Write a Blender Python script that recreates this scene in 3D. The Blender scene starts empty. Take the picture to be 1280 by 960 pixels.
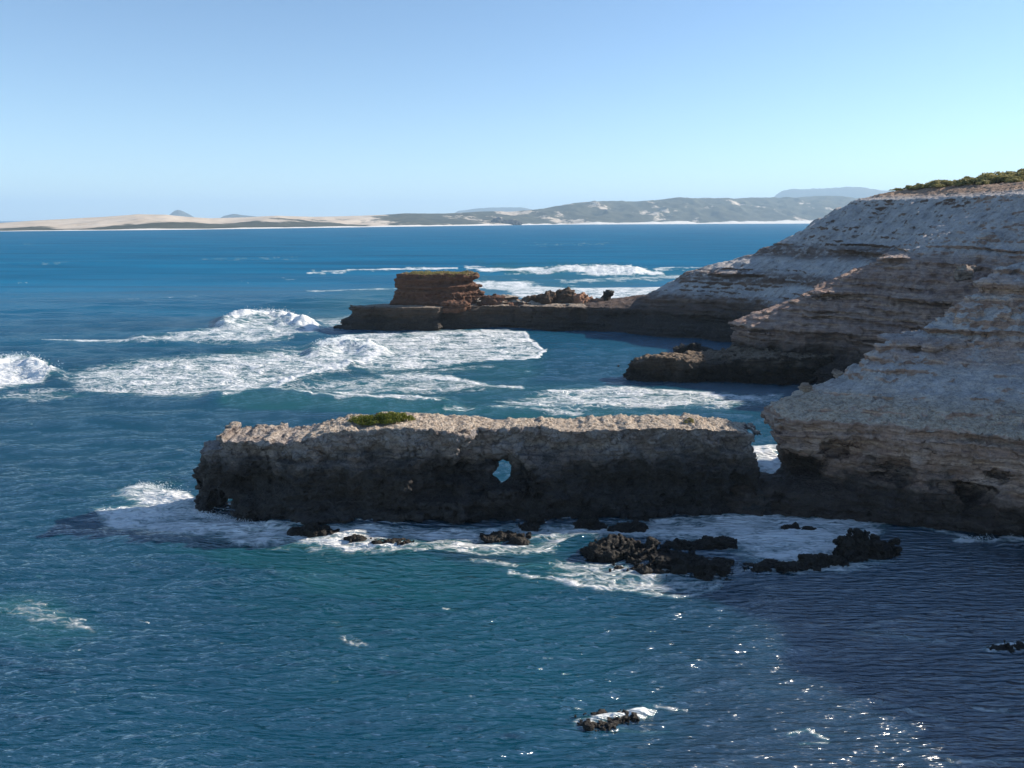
import bpy, math, random
import numpy as np
from mathutils import Vector
from concurrent.futures import ThreadPoolExecutor

rng = np.random.default_rng(7)
random.seed(7)
sc = bpy.context.scene
COL = sc.collection
F32 = np.float32

# ------------------------------------------------------------------ camera constants
CAM_H = 30.0
FPX = 985.0                       # focal length in pixels of the 1280 wide photograph
PITCH = math.atan(205.0 / FPX)    # horizon at row 275
CP, SP = math.cos(PITCH), math.sin(PITCH)
SUN_AZ, SUN_EL = math.radians(72), math.radians(27)


def ray(X, Y):
    r = (X - 640.0) / FPX
    u = (480.0 - Y) / FPX
    return r, CP + u * SP, -SP + u * CP


def ground(X, Y, z=0.0):
    """where the sight line of a surveyed pixel meets the level z"""
    dx, dy, dz = ray(X, Y)
    t = (z - CAM_H) / dz
    return dx * t, dy * t


def onplane(X, Y, yp):
    """x, z of a surveyed pixel on the vertical plane y = yp"""
    dx, dy, dz = ray(X, Y)
    t = yp / dy
    return dx * t, CAM_H + dz * t


# ------------------------------------------------------------------ numpy noise
_r = np.random.default_rng(3)
PERM = np.concatenate([_r.permutation(256)] * 3).astype(np.int32)
GRAD = _r.normal(size=(256, 3)).astype(F32)
GRAD /= np.linalg.norm(GRAD, axis=1, keepdims=True)


POOL = ThreadPoolExecutor(4)


def perlin(x, y, z):
    x, y, z = np.broadcast_arrays(np.asarray(x, F32), np.asarray(y, F32), np.asarray(z, F32))
    if x.size < 40000: return _perlin(x, y, z)
    sh = x.shape
    x, y, z = x.reshape(-1), y.reshape(-1), z.reshape(-1)
    out = np.empty(x.size, F32)

    def job(i): out[i:i + 32768] = _perlin(x[i:i + 32768], y[i:i + 32768], z[i:i + 32768])
    list(POOL.map(job, range(0, x.size, 32768)))
    return out.reshape(sh)


def _perlin(x, y, z):
    xi = np.floor(x).astype(np.int32); yi = np.floor(y).astype(np.int32); zi = np.floor(z).astype(np.int32)
    xf = x - xi; yf = y - yi; zf = z - zi
    xi &= 255; yi &= 255; zi &= 255
    u = xf * xf * xf * (xf * (xf * 6 - 15) + 10)
    v = yf * yf * yf * (yf * (yf * 6 - 15) + 10)
    w = zf * zf * zf * (zf * (zf * 6 - 15) + 10)

    def g(dx, dy, dz):
        h = PERM[PERM[PERM[xi + dx] + yi + dy] + zi + dz]
        G = GRAD[h]
        return G[..., 0] * (xf - dx) + G[..., 1] * (yf - dy) + G[..., 2] * (zf - dz)
    x00 = g(0, 0, 0) * (1 - u) + g(1, 0, 0) * u
    x10 = g(0, 1, 0) * (1 - u) + g(1, 1, 0) * u
    x01 = g(0, 0, 1) * (1 - u) + g(1, 0, 1) * u
    x11 = g(0, 1, 1) * (1 - u) + g(1, 1, 1) * u
    return ((x00 * (1 - v) + x10 * v) * (1 - w) + (x01 * (1 - v) + x11 * v) * w) * 1.5


def fbm(x, y, z, octaves=4, gain=0.5, lac=2.03):
    s = 0; a = 1.0; f = 1.0
    for i in range(octaves):
        s = s + a * perlin(x * f + 17.3 * i, y * f - 9.1 * i, z * f + 5.7 * i)
        a *= gain; f *= lac
    return s


def ridged(x, y, z, octaves=3, gain=0.5, lac=2.1):
    s = 0; a = 1.0; f = 1.0
    for i in range(octaves):
        s = s + a * (1 - 2 * np.abs(perlin(x * f + 3.3 * i, y * f + 7.7 * i, z * f - 4.1 * i)))
        a *= gain; f *= lac
    return s


def _h(i, j, k, s):
    return ((i * 73856093) ^ (j * 19349663) ^ (k * 83492791) ^ (s * 2654435)) & 0xFFFF


def blocks(x, y, z, seed=0):
    """broken-block field: a random level per cell and the distance to the nearest joint"""
    i0, j0, k0 = (np.floor(v).astype(np.int64) for v in (x, y, z))
    d1 = np.full(x.shape, 9.0); d2 = np.full(x.shape, 9.0); val = np.zeros(x.shape)
    for di in (-1, 0, 1):
        for dj in (-1, 0, 1):
            for dk in (-1, 0, 1):
                i, j, k = i0 + di, j0 + dj, k0 + dk
                px = i + .15 + .7 * _h(i, j, k, seed + 1) / 65535; py = j + .15 + .7 * _h(i, j, k, seed + 2) / 65535; pz = k + .15 + .7 * _h(i, j, k, seed + 3) / 65535
                d = np.sqrt((x - px) ** 2 + (y - py) ** 2 + (z - pz) ** 2)
                near = d < d1
                d2 = np.where(near, d1, np.minimum(d2, d)); val = np.where(near, _h(i, j, k, seed + 4) / 65535, val); d1 = np.where(near, d, d1)
    return val - .5, d2 - d1


def sstep(a, b, x):
    t = np.clip((x - a) / (b - a), 0, 1)
    return t * t * (3 - 2 * t)


# ------------------------------------------------------------------ object helpers
def tag(o, label=None, cat=None, group=None, kind=None):
    if label: o['label'] = label
    if cat: o['category'] = cat
    if group: o['group'] = group
    if kind: o['kind'] = kind
    return o


def mesh_from(name, verts, faces, mat, parent=None, smooth=True):
    """faces: (n,4) or (n,3) int array"""
    me = bpy.data.meshes.new(name)
    verts = np.ascontiguousarray(verts, F32); faces = np.ascontiguousarray(faces, np.int32)
    k = faces.shape[1]
    me.vertices.add(len(verts)); me.vertices.foreach_set('co', verts.ravel())
    me.loops.add(faces.size); me.loops.foreach_set('vertex_index', faces.ravel())
    me.polygons.add(len(faces))
    me.polygons.foreach_set('loop_start', np.arange(0, faces.size, k, dtype=np.int32))
    me.polygons.foreach_set('loop_total', np.full(len(faces), k, np.int32))
    me.update(calc_edges=True)
    me.polygons.foreach_set('use_smooth', np.full(len(faces), smooth, bool))
    o = bpy.data.objects.new(name, me)
    COL.objects.link(o)
    if mat: me.materials.append(mat)
    if parent: o.parent = parent
    return o


def set_attr(o, name, vals):
    a = o.data.attributes.new(name, 'FLOAT', 'POINT')
    a.data.foreach_set('value', np.ascontiguousarray(vals, F32))


CORN = np.array([[i, j, k] for k in (0, 1) for j in (0, 1) for i in (0, 1)])
EDGES = [(0, 1), (2, 3), (4, 5), (6, 7), (0, 2), (1, 3), (4, 6), (5, 7), (0, 4), (1, 5), (2, 6), (3, 7)]


def surface_nets(f, org, res):
    s = f < 0
    c = np.zeros(tuple(n - 1 for n in f.shape), np.uint8)
    nx, ny, nz = c.shape
    for a in CORN:
        c += s[a[0]:a[0] + nx, a[1]:a[1] + ny, a[2]:a[2] + nz]
    act = (c > 0) & (c < 8)
    ii = np.argwhere(act)
    idx = np.full(c.shape, -1, np.int32)
    idx[act] = np.arange(len(ii), dtype=np.int32)
    vals = [f[ii[:, 0] + a[0], ii[:, 1] + a[1], ii[:, 2] + a[2]] for a in CORN]
    acc = np.zeros((len(ii), 3), F32); cnt = np.zeros(len(ii), F32)
    for a, b in EDGES:
        va, vb = vals[a], vals[b]
        m = (va < 0) != (vb < 0)
        t = np.where(m, va / np.where(va == vb, 1, va - vb), 0)
        p = CORN[a] + t[:, None] * (CORN[b] - CORN[a])
        acc += np.where(m[:, None], p, 0); cnt += m
    verts = np.array(org, F32) + (ii + acc / cnt[:, None]) * np.array(res, F32)
    quads = []
    for ax in range(3):
        sl = [slice(1, -1)] * 3
        sa = list(sl); sb = list(sl)
        sa[ax] = slice(0, -1); sb[ax] = slice(1, None)
        A = s[tuple(sa)]; B = s[tuple(sb)]
        e = np.argwhere(A != B)
        if not len(e): continue
        inside = A[e[:, 0], e[:, 1], e[:, 2]]
        q1, q2 = (ax + 1) % 3, (ax + 2) % 3
        base = e.copy(); base[:, q1] += 1; base[:, q2] += 1
        def cell(d1, d2):
            k = base.copy(); k[:, q1] += d1; k[:, q2] += d2
            return idx[k[:, 0], k[:, 1], k[:, 2]]
        q = np.stack([cell(-1, -1), cell(0, -1), cell(0, 0), cell(-1, 0)], 1)
        q = np.where(inside[:, None], q, q[:, ::-1])
        quads.append(q)
    q = np.concatenate(quads)
    q = q[(q >= 0).all(1)]
    return verts, q


def poly_sdf(px, py, poly):
    """signed distance in plan (negative inside)"""
    P = np.array(poly, F32)
    d = np.full(px.shape, 1e9, F32); ins = np.zeros(px.shape, bool)
    n = len(P)
    for i in range(n):
        ax, ay = P[i]; bx, by = P[(i + 1) % n]
        ex, ey = bx - ax, by - ay
        wx, wy = px - ax, py - ay
        t = np.clip((wx * ex + wy * ey) / (ex * ex + ey * ey + 1e-9), 0, 1)
        d = np.minimum(d, (wx - t * ex) ** 2 + (wy - t * ey) ** 2)
        c = ((ay <= py) & (by > py)) | ((by <= py) & (ay > py))
        if ey != 0:
            ins ^= c & (px < ax + (py - ay) / ey * ex)
    d = np.sqrt(d)
    return np.where(ins, -d, d)


def vert_normals(o):
    n = np.empty(len(o.data.vertices) * 3, F32)
    o.data.vertex_normals.foreach_get('vector', n)
    return n.reshape(-1, 3)


def roughen(o, fn):
    """push vertices along their normals by fn(co, normal)"""
    co = np.empty(len(o.data.vertices) * 3, F32)
    o.data.vertices.foreach_get('co', co); co = co.reshape(-1, 3)
    n = vert_normals(o)
    d = fn(co, n)
    co = co + n * d[:, None]
    o.data.vertices.foreach_set('co', co.ravel())
    o.data.update()


def grid_axes(lo, hi, res):
    return [np.arange(lo[i], hi[i] + res[i] * .5, res[i], dtype=F32) for i in range(3)]


# ------------------------------------------------------------------ node helpers
class NT:
    def __init__(self, name):
        self.mat = bpy.data.materials.new(name); self.mat.use_nodes = True
        self.t = self.mat.node_tree; self.t.nodes.clear()
        self.out = self.t.nodes.new('ShaderNodeOutputMaterial')
        self.b = self.t.nodes.new('ShaderNodeBsdfPrincipled')
        self.link(self.b.outputs[0], self.out.inputs['Surface'])

    def link(self, a, b): self.t.links.new(a, b)

    def n(self, typ, **kw):
        nd = self.t.nodes.new(typ)
        for k, v in kw.items(): setattr(nd, k, v)
        return nd

    def put(self, sock, v):
        if v is None: return
        if hasattr(v, 'is_output'): self.link(v, sock)
        elif isinstance(v, (tuple, list)) and len(v) == 3 and sock.type == 'RGBA': sock.default_value = (*v, 1)
        else: sock.default_value = v

    def m(self, op, a, b=None, c=None, clamp=False):
        nd = self.n('ShaderNodeMath', operation=op, use_clamp=clamp)
        self.put(nd.inputs[0], a)
        if b is not None: self.put(nd.inputs[1], b)
        if c is not None: self.put(nd.inputs[2], c)
        return nd.outputs[0]

    def vm(self, op, a, b=None):
        nd = self.n('ShaderNodeVectorMath', operation=op)
        self.put(nd.inputs[0], a)
        if b is not None: self.put(nd.inputs[1], b)
        return nd.outputs[0]

    def noise(self, vec, scale, detail=4, rough=.55, dist=0, lac=2.0, typ='FBM'):
        nd = self.n('ShaderNodeTexNoise'); nd.noise_dimensions = '3D'
        try: nd.noise_type = typ
        except Exception: pass
        self.put(nd.inputs['Vector'], vec)
        nd.inputs['Scale'].default_value = scale; nd.inputs['Detail'].default_value = detail
        nd.inputs['Roughness'].default_value = rough; nd.inputs['Distortion'].default_value = dist
        return nd.outputs[0]

    def voro(self, vec, scale, feature='F1', out='Distance', rand=1.0):
        nd = self.n('ShaderNodeTexVoronoi', feature=feature)
        self.put(nd.inputs['Vector'], vec); nd.inputs['Scale'].default_value = scale
        nd.inputs['Randomness'].default_value = rand
        return nd.outputs[out]

    def mapr(self, v, a, b, c=0.0, d=1.0, smooth=True):
        nd = self.n('ShaderNodeMapRange', interpolation_type='SMOOTHSTEP' if smooth else 'LINEAR')
        self.put(nd.inputs[0], v)
        for i, x in enumerate((a, b, c, d)): self.put(nd.inputs[i + 1], x)
        return nd.outputs[0]

    def mix(self, f, a, b, blend='MIX'):
        nd = self.n('ShaderNodeMix', data_type='RGBA', blend_type=blend)
        self.put(nd.inputs[0], f); self.put(nd.inputs[6], a); self.put(nd.inputs[7], b)
        return nd.outputs[2]

    def ramp(self, f, stops):
        nd = self.n('ShaderNodeValToRGB'); cr = nd.color_ramp
        while len(cr.elements) < len(stops): cr.elements.new(.5)
        for e, (p, c) in zip(cr.elements, stops): e.position = p; e.color = (*c, 1)
        self.put(nd.inputs[0], f)
        return nd.outputs[0]

    def bump(self, h, strength, dist, normal=None):
        nd = self.n('ShaderNodeBump'); nd.inputs['Strength'].default_value = strength
        nd.inputs['Distance'].default_value = dist
        self.put(nd.inputs['Height'], h)
        if normal is not None: self.put(nd.inputs['Normal'], normal)
        return nd.outputs[0]

    def attr(self, name):
        nd = self.n('ShaderNodeAttribute'); nd.attribute_name = name
        return nd.outputs['Fac']

    def n_rot(self, vec, a):
        nd = self.n('ShaderNodeMapping'); self.put(nd.inputs[0], vec); nd.inputs['Rotation'].default_value = (0, 0, a)
        return nd.outputs[0]

    def scaled(self, vec, s):
        nd = self.n('ShaderNodeMapping'); self.put(nd.inputs[0], vec); nd.inputs['Scale'].default_value = s
        return nd.outputs[0]


# ------------------------------------------------------------------ rock material
def rock_material(name, dark_top=4.5, dark_soft=2.5, dark_amt=.9, scree=True, crust=9.0, tint=(1, 1, 1),
                  dark_col=(.022, .019, .017), fine=1.0, warm=0.0, face=(1, 1, 1), bands=.85, scree_z=(9.5, 12.0), spk=.78, grey=.6):
    N = NT(name)
    geo = N.n('ShaderNodeNewGeometry'); P = geo.outputs['Position']
    sp = N.n('ShaderNodeSeparateXYZ'); N.link(P, sp.inputs[0]); z = sp.outputs[2]
    sn = N.n('ShaderNodeSeparateXYZ'); N.link(geo.outputs['Normal'], sn.inputs[0]); nz = sn.outputs[2]
    big = N.noise(P, .09, 3)
    med = N.noise(P, .55, 5, .6)
    fin = N.noise(P, 2.6 * fine, 6, .65)
    # beds: noise stretched flat along the strata
    wob = N.n('ShaderNodeCombineXYZ')
    N.link(N.m('MULTIPLY', N.m('SUBTRACT', big, .5), 2.2), wob.inputs[2])
    PS = N.vm('ADD', P, wob.outputs[0])
    beds = N.noise(N.scaled(PS, (.05, .05, 1.15)), 1.0, 5, .6)
    thin = N.noise(N.scaled(PS, (.10, .10, 4.5)), 1.0, 4, .6)
    c = N.ramp(beds, [(.25, (.13, .085, .06)), (.40, (.24, .175, .13)), (.50, (.17, .115, .085)),
                      (.58, (.34, .27, .20)), (.66, (.22, .16, .12)), (.80, (.38, .31, .25))])
    c = N.mix(N.mapr(thin, .38, .62, 0, .85), c, N.mix(1.0, c, (.50, .43, .40), 'MULTIPLY'))
    c = N.mix(N.mapr(med, .35, .7, grey * .35, grey), c, (.29, .275, .265))
    if warm: c = N.mix(warm, c, N.ramp(fin, [(.3, (.30, .115, .05)), (.6, (.44, .20, .10)), (.8, (.50, .30, .19))]))
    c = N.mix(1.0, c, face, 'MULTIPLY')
    if scree:
        s = N.mapr(N.m('ADD', nz, N.m('MULTIPLY', N.m('SUBTRACT', med, .5), .28)), .42, .70)
        s = N.m('MULTIPLY', s, N.mapr(N.m('ADD', z, N.m('MULTIPLY', N.m('SUBTRACT', med, .5), 4.0)), *scree_z))
        zw = N.m('ADD', z, N.m('MULTIPLY', N.m('SUBTRACT', big, .5), 3.0))
        b1 = N.mapr(N.m('ABSOLUTE', N.m('SUBTRACT', zw, 15.6)), .7, 2.0, 1, 0)
        b2 = N.mapr(N.m('ABSOLUTE', N.m('SUBTRACT', zw, 22.0)), .8, 2.4, 1, 0)
        bb = N.m('MULTIPLY', N.m('MAXIMUM', b1, b2), N.mapr(med, .30, .55))
        s = N.m('MULTIPLY', s, N.m('SUBTRACT', 1.0, N.m('MULTIPLY', bb, bands)))
        rill_shade = N.noise(N.scaled(N.n_rot(P, .95), (1.1, .12, .12)), 1.0, 5, .65)  # dark downslope streaks: rill shade painted into the scree colour
        sc_c = N.ramp(N.m('ADD', N.m('MULTIPLY', N.noise(P, .35, 6, .65), .5), N.m('MULTIPLY', rill_shade, .5)), [(.34, (.19, .175, .17)), (.44, (.46, .44, .43)), (.58, (.60, .58, .57)), (.74, (.70, .68, .665))])
        c = N.mix(N.m('MULTIPLY', s, .85), c, sc_c)
        rim = N.m('MULTIPLY', N.mapr(z, 35.0, 37.0), N.mapr(nz, .6, .85))
        c = N.mix(rim, c, N.ramp(fin, [(.35, (.30, .19, .13)), (.65, (.42, .29, .21))]))
    if crust is not None:
        k = N.m('MULTIPLY', N.mapr(N.m('ADD', nz, N.m('MULTIPLY', N.m('SUBTRACT', med, .5), .5)), .55, .85), N.mapr(z, crust - 1.6, crust - .4))
        if scree: k = N.m('MULTIPLY', k, N.mapr(z, crust + 2.5, crust + 1.0))
        c = N.mix(k, c, N.ramp(fin, [(.3, (.28, .20, .145)), (.46, (.47, .375, .29)), (.68, (.60, .52, .43))]))
    # wet, weed-blackened foot of the rock
    zz = N.m('ADD', z, N.m('MULTIPLY', N.m('SUBTRACT', big, .5), -7.0))
    zz = N.m('ADD', zz, N.m('MULTIPLY', N.m('SUBTRACT', med, .5), -5.0))
    dk = N.mapr(zz, dark_top - dark_soft, dark_top + dark_soft, dark_amt, 0.0)
    dcol = N.ramp(fin, [(.35, dark_col), (.62, tuple(v * 2.0 for v in dark_col)), (.8, tuple(v * 4.0 for v in dark_col))])
    c = N.mix(dk, c, dcol)
    # cracks and mottling that belong to the stone
    wn = N.n('ShaderNodeTexNoise'); N.link(P, wn.inputs['Vector']); wn.inputs['Scale'].default_value = .8; wn.inputs['Detail'].default_value = 4
    ws = N.n('ShaderNodeVectorMath', operation='SCALE'); N.link(N.vm('SUBTRACT', wn.outputs['Color'], (.5, .5, .5)), ws.inputs[0]); ws.inputs['Scale'].default_value = 1.6
    cr = N.voro(N.vm('ADD', N.scaled(P, (.42, .42, .9)), ws.outputs[0]), 1.0, 'DISTANCE_TO_EDGE')
    c = N.mix(N.m('MULTIPLY', N.mapr(cr, 0.0, .05, 1, 0), .55 if spk < .7 else .2), c, (.05, .04, .035))
    c = N.mix(1.0, c, N.ramp(fin, [(.28, (spk, spk, spk)), (.47, (1, 1, 1)), (.75, (1.1, 1.08, 1.06))]), 'MULTIPLY')
    grain = N.noise(P, 6.5 * fine, 4, .7)
    c = N.mix(1.0, c, N.ramp(grain, [(.3, (spk, spk, spk)), (.5, (1, 1, 1)), (.7, (1.08, 1.08, 1.08))]), 'MULTIPLY')
    c = N.mix(1.0, c, tint, 'MULTIPLY')
    N.link(c, N.b.inputs['Base Color'])
    N.put(N.b.inputs['Roughness'], N.mapr(dk, 0, 1, .92, .62, False))
    N.b.inputs['Specular IOR Level'].default_value = .3
    h = N.m('ADD', N.m('MULTIPLY', fin, .55), N.m('MULTIPLY', thin, .6))
    h = N.m('ADD', h, N.m('MULTIPLY', med, .8))
    h = N.m('ADD', h, N.m('MULTIPLY', N.mapr(cr, 0, .06), .12))
    pit = N.voro(P, 3.2 * fine, 'F1')
    h = N.m('ADD', h, N.m('MULTIPLY', pit, .28))
    h = N.m('ADD', h, N.m('MULTIPLY', N.noise(P, 9 * fine, 5, .7), .22))
    N.link(N.bump(h, .9, .55), N.b.inputs['Normal'])
    return N.mat


MAT_ARCH = rock_material('arch_limestone', dark_top=6.1, dark_soft=1.6, scree=False, crust=9.3, spk=.6, grey=1.0, face=(1.12, 1.12, 1.18), dark_col=(.012, .011, .011))
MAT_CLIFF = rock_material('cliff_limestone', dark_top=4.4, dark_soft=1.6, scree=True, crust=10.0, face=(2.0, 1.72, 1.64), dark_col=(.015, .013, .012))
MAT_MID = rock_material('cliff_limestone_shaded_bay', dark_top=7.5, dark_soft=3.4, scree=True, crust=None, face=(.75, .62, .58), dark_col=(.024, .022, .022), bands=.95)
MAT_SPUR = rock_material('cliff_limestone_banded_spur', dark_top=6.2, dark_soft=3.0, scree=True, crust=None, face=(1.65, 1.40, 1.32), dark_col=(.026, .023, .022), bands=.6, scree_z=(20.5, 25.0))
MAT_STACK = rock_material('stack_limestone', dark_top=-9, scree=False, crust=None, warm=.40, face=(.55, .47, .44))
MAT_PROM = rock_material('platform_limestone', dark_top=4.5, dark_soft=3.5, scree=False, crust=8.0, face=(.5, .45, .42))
MAT_REEF = rock_material('weedy_reef_rock', dark_top=40, dark_soft=3, dark_amt=.95, scree=False, crust=None, dark_col=(.007, .006, .005))
MAT_BROWN = rock_material('brown_rock', dark_top=-9, scree=False, crust=None, tint=(.5, .4, .32))

# ------------------------------------------------------------------ the headland: coast contours by level; unseen right side shaped to cast shade
FAR_END = [(400, 430), (400, 5)]
C = {}
C[0.0] = [(74, 5), (66, 30), (60, 45), (55, 58), (49.5, 71.4), (43, 74.0), (38.5, 76.0), (33, 78.5), (28.6, 81.5), (30, 84), (34, 90), (43, 98),
          (56, 105), (74, 113), (80, 122), (74, 134), (60, 143), (50, 148), (45, 153), (43.5, 160), (46, 168), (54, 178), (59, 186), (57, 193),
          (50, 199.5), (40, 204), (30, 208), (20, 212), (8, 213), (-6, 214), (-19, 213), (-20.5, 210.5), (-34, 211.5), (-46, 213), (-50, 216), (-45, 222),
          (-10, 229), (26, 234), (60, 246), (90, 275), (130, 330)] + FAR_END
C[7.0] = [(74, 5), (66, 30), (60, 45), (55, 60), (48.6, 72), (38, 77.4), (30, 80.6), (26.8, 82.3), (27.4, 84.4), (33, 90), (43, 98),
          (56, 106), (74, 114), (80, 122), (74, 135), (61, 145), (52, 150), (47, 155), (45.5, 161), (48, 168), (56, 178), (60, 186), (58, 194),
          (51, 201), (41, 206), (32, 210.5), (20, 213.2), (8, 214.2), (-6, 215), (-18, 214.4), (-20, 211.2), (-34, 212.3), (-43.5, 213.6), (-45, 217), (-41, 221),
          (-10, 227), (26, 232), (60, 244), (90, 273), (130, 330)] + FAR_END
C[9.6] = [(74, 5), (66, 30), (60, 45), (55, 60), (48.8, 71.8), (38, 77.0), (30, 80.2), (26.0, 82.2), (26.6, 84.4), (33, 90), (43, 98),
          (56, 106), (74, 114), (80, 122), (74, 135), (61, 145), (52.5, 150), (48, 155), (46.5, 161), (49, 168), (57, 178), (62, 186), (60, 195),
          (53, 202), (44, 207), (38, 211), (36, 216), (38, 221), (44, 228), (60, 242), (90, 273), (130, 330)] + FAR_END
C[16.0] = [(80, 5), (74, 30), (72, 50), (70, 68), (66, 80), (60, 86.5), (52, 87.5), (46, 87.2), (40.4, 86.8), (40.0, 88.6), (48, 95), (60, 103), (78, 114),
           (87, 122), (80, 136), (69, 147), (62, 151.5), (58.6, 154.5), (61, 160), (67, 172), (72, 184), (68, 195), (60, 205), (50, 212), (46.5, 216),
           (48, 221), (54, 228), (68, 243), (94, 273), (134, 330)] + FAR_END
C[22.5] = [(95, 5), (86, 30), (78, 52), (76, 70), (72, 83), (66, 90), (59, 91.6), (52.5, 91.4), (52, 93), (60, 100), (80, 112),
           (96, 122), (90, 138), (82, 148), (75, 152.5), (72.4, 155), (75, 161), (82, 174), (86, 187), (81, 200), (73, 210), (69, 215.5),
           (70, 221), (76, 230), (86, 246), (102, 273), (138, 330)] + FAR_END
C[30.0] = [(98, 5), (93, 30), (87, 52), (81, 70), (73.5, 85), (67.5, 92.5), (66, 95.5), (70, 101), (88, 112),
           (104, 122), (100, 138), (94, 150), (89, 157), (91, 166), (96, 178), (98, 190), (93, 203), (86, 212), (83, 217),
           (85, 224), (92, 236), (102, 252), (114, 275), (142, 330)] + FAR_END
C[35.2] = [(104, 5), (98, 30), (92, 50), (94, 56), (87, 66), (86, 75), (77, 88), (71, 95), (73, 102), (94, 113),
           (110, 124), (107, 140), (103, 152), (100, 160), (101, 170), (104, 181), (105, 193), (101, 206), (96, 213), (93, 218),
           (95, 226), (102, 240), (112, 256), (122, 277), (146, 330)] + FAR_END
C[38.5] = [(112, 5), (106, 30), (99, 44), (104, 51), (95, 59), (99, 66), (90, 72), (94, 78), (84, 84), (83, 91), (77, 97), (80, 104), (104, 116),  # crest right of view made ragged to break up its cast shadow
           (124, 128), (123, 142), (120, 154), (118, 164), (118, 174), (118, 186), (117, 198), (114, 209), (111, 217), (109, 222),
           (112, 232), (118, 246), (126, 262), (136, 282), (154, 330)] + FAR_END
C[42.0] = [(150, 5), (148, 60), (150, 110), (170, 130), (172, 160), (170, 190), (165, 215), (170, 235), (180, 260), (200, 330)] + FAR_END
LEVELS = sorted(C)


_tr = np.random.default_rng(19)
THIN = [(8.0 + 1.15 * i + _tr.uniform(-.3, .3), _tr.uniform(.35, .95), _tr.uniform(.16, .30)) for i in range(16)]


def land_field(lo, hi, res, extra=None, band=2.3, wiggle=1.0, thin_w=.45):
    ax, ay, az = grid_axes(lo, hi, res)
    X, Y = np.meshgrid(ax, ay, indexing='ij')
    # ragged coast: warp the plan before measuring it
    wx = fbm(X * .11, Y * .11, 0 * X + 3.3, 4) * 1.5 * wiggle
    wy = fbm(X * .11, Y * .11, 0 * X + 8.8, 4) * 1.5 * wiggle
    D = [poly_sdf(X + wx * .55, Y + wy * .55, C[l]) for l in LEVELS]
    warp = fbm(X * .045, Y * .045, 0 * X + 1.7, 2) * .9
    U = .8 * X + .6 * Y; V = .8 * Y - .6 * X                # gullies run down the slope
    gul = ridged(U * .05, V * .20, 0 * X + 5.1, 3) + .4 * fbm(X * .2, Y * .2, 0 * X + 8, 2)
    ucut = 0.35 + .65 * sstep(-.3, .4, fbm(X * .13, Y * .13, 0 * X, 2))
    lm = [sstep(-.45, .25, fbm(X * .07 + 9 * i, Y * .07, 0 * X + 3.7 * i, 2)) for i in range(3)]
    f = np.empty((len(ax), len(ay), len(az)), F32)
    for k, z in enumerate(az):
        j = int(np.clip(np.searchsorted(LEVELS, z) - 1, 0, len(LEVELS) - 2))
        t = float(np.clip((z - LEVELS[j]) / (LEVELS[j + 1] - LEVELS[j]), -.5, 1))
        d = D[j] * (1 - t) + D[j + 1] * t
        zz = z + warp
        # undercut foot and overhanging caps of the hard beds
        d = d + 1.9 * np.exp(-((zz - 4.4) / 1.5) ** 2) * ucut
        for i, (zb, amp, wd) in enumerate(((9.4, .5, .5), (16.1, 1.5, .40), (22.6, 1.7, .42), (17.5, .6, .22), (24.2, .8, .25), (14.6, .4, .2))):
            d = d + lm[i % 3] * (-amp * np.exp(-((zz - zb) / wd) ** 2) + amp * .8 * np.exp(-((zz - zb + 2.2 * wd) / (wd * 1.3)) ** 2))
        if z > 7:
            for i, (zb, amp, wd) in enumerate(THIN):
                if abs(z - zb) < 2.2: d = d + thin_w * lm[i % 3] * (-amp * np.exp(-((zz - zb) / wd) ** 2) + amp * .8 * np.exp(-((zz - zb + 2.2 * wd) / (wd * 1.3)) ** 2))
        if z > 10: d = d + 1.15 * gul * sstep(10, 13, z) * sstep(36, 33, z)
        f[:, :, k] = d
    if extra is not None:
        f = extra(f, ax, ay, az)
    m = np.abs(f) < band
    I = np.argwhere(m)
    x, y, z = ax[I[:, 0]], ay[I[:, 1]], az[I[:, 2]]
    n = .75 * fbm(x * .28, y * .28, z * .34, 3)
    st = perlin(x * .05, y * .05, z * 1.5) * .55 + perlin(x * .12, y * .12, z * 3.6) * .3
    steep = sstep(10.5, 8.5, z) * .85 + .22 + .6 * sstep(.2, .5, fbm(x * .06, y * .06, z * .10 + 3, 2))
    f[m] += (n + st * steep).astype(F32)
    return f, (ax[0], ay[0], az[0])


def rough_cliff(amp=1.0):
    def fn(co, n):
        x, y, z = co.T
        slope = sstep(.45, .75, n[:, 2])
        a = fbm(x * .9, y * .9, z * 1.1, 4) * .22
        r = (ridged(x * .7, y * .7, z * .9, 3) - .6) * .16
        st = perlin(x * .2, y * .2, z * 5.0) * .10
        u = .8 * x + .6 * y; w_ = .8 * y - .6 * x
        fl = -np.maximum(0, perlin(u * .42, w_ * 1.5, z * .4) - .12) * .55 - np.maximum(0, perlin(u * .9 + 40, w_ * 2.6, z * .8) - .2) * .3
        wx, wy, wz = (fbm(x * .6 + q_, y * .6, z * .6, 2) * .35 for q_ in (0, 30, 60))
        bv, be = blocks(x * .42 + wx, y * .42 + wy, z * .95 + wz)
        cv, ce = blocks(x * 1.1 + wx, y * 1.1 + wy, z * 2.1 + wz, 50)
        st = st + bv * .42 + cv * .20 - .22 * sstep(.10, 0, be) - .08 * sstep(.12, 0, ce)
        fl = fl + np.maximum(0, perlin(x * 1.3, y * 1.3 + 9, z * 1.3) - .45) * .7
        return amp * (a * (1 - .5 * slope) + (r + st) * (1 - .6 * slope) + fl * slope)
    return fn


def join_parts(parts):
    vs, fs, o = [], [], 0
    for v, f in parts:
        vs.append(v); fs.append(f + o); o += len(v)
    return np.concatenate(vs), np.concatenate(fs)


def ell(ax, ay, az, c, r):
    X = ((ax - c[0]) / r[0])[:, None, None]; Y = ((ay - c[1]) / r[1])[None, :, None]; Z = ((az - c[2]) / r[2])[None, None, :]
    q = np.sqrt(X * X + Y * Y + Z * Z)
    return ((q - 1) * min(r)).astype(F32)


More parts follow.
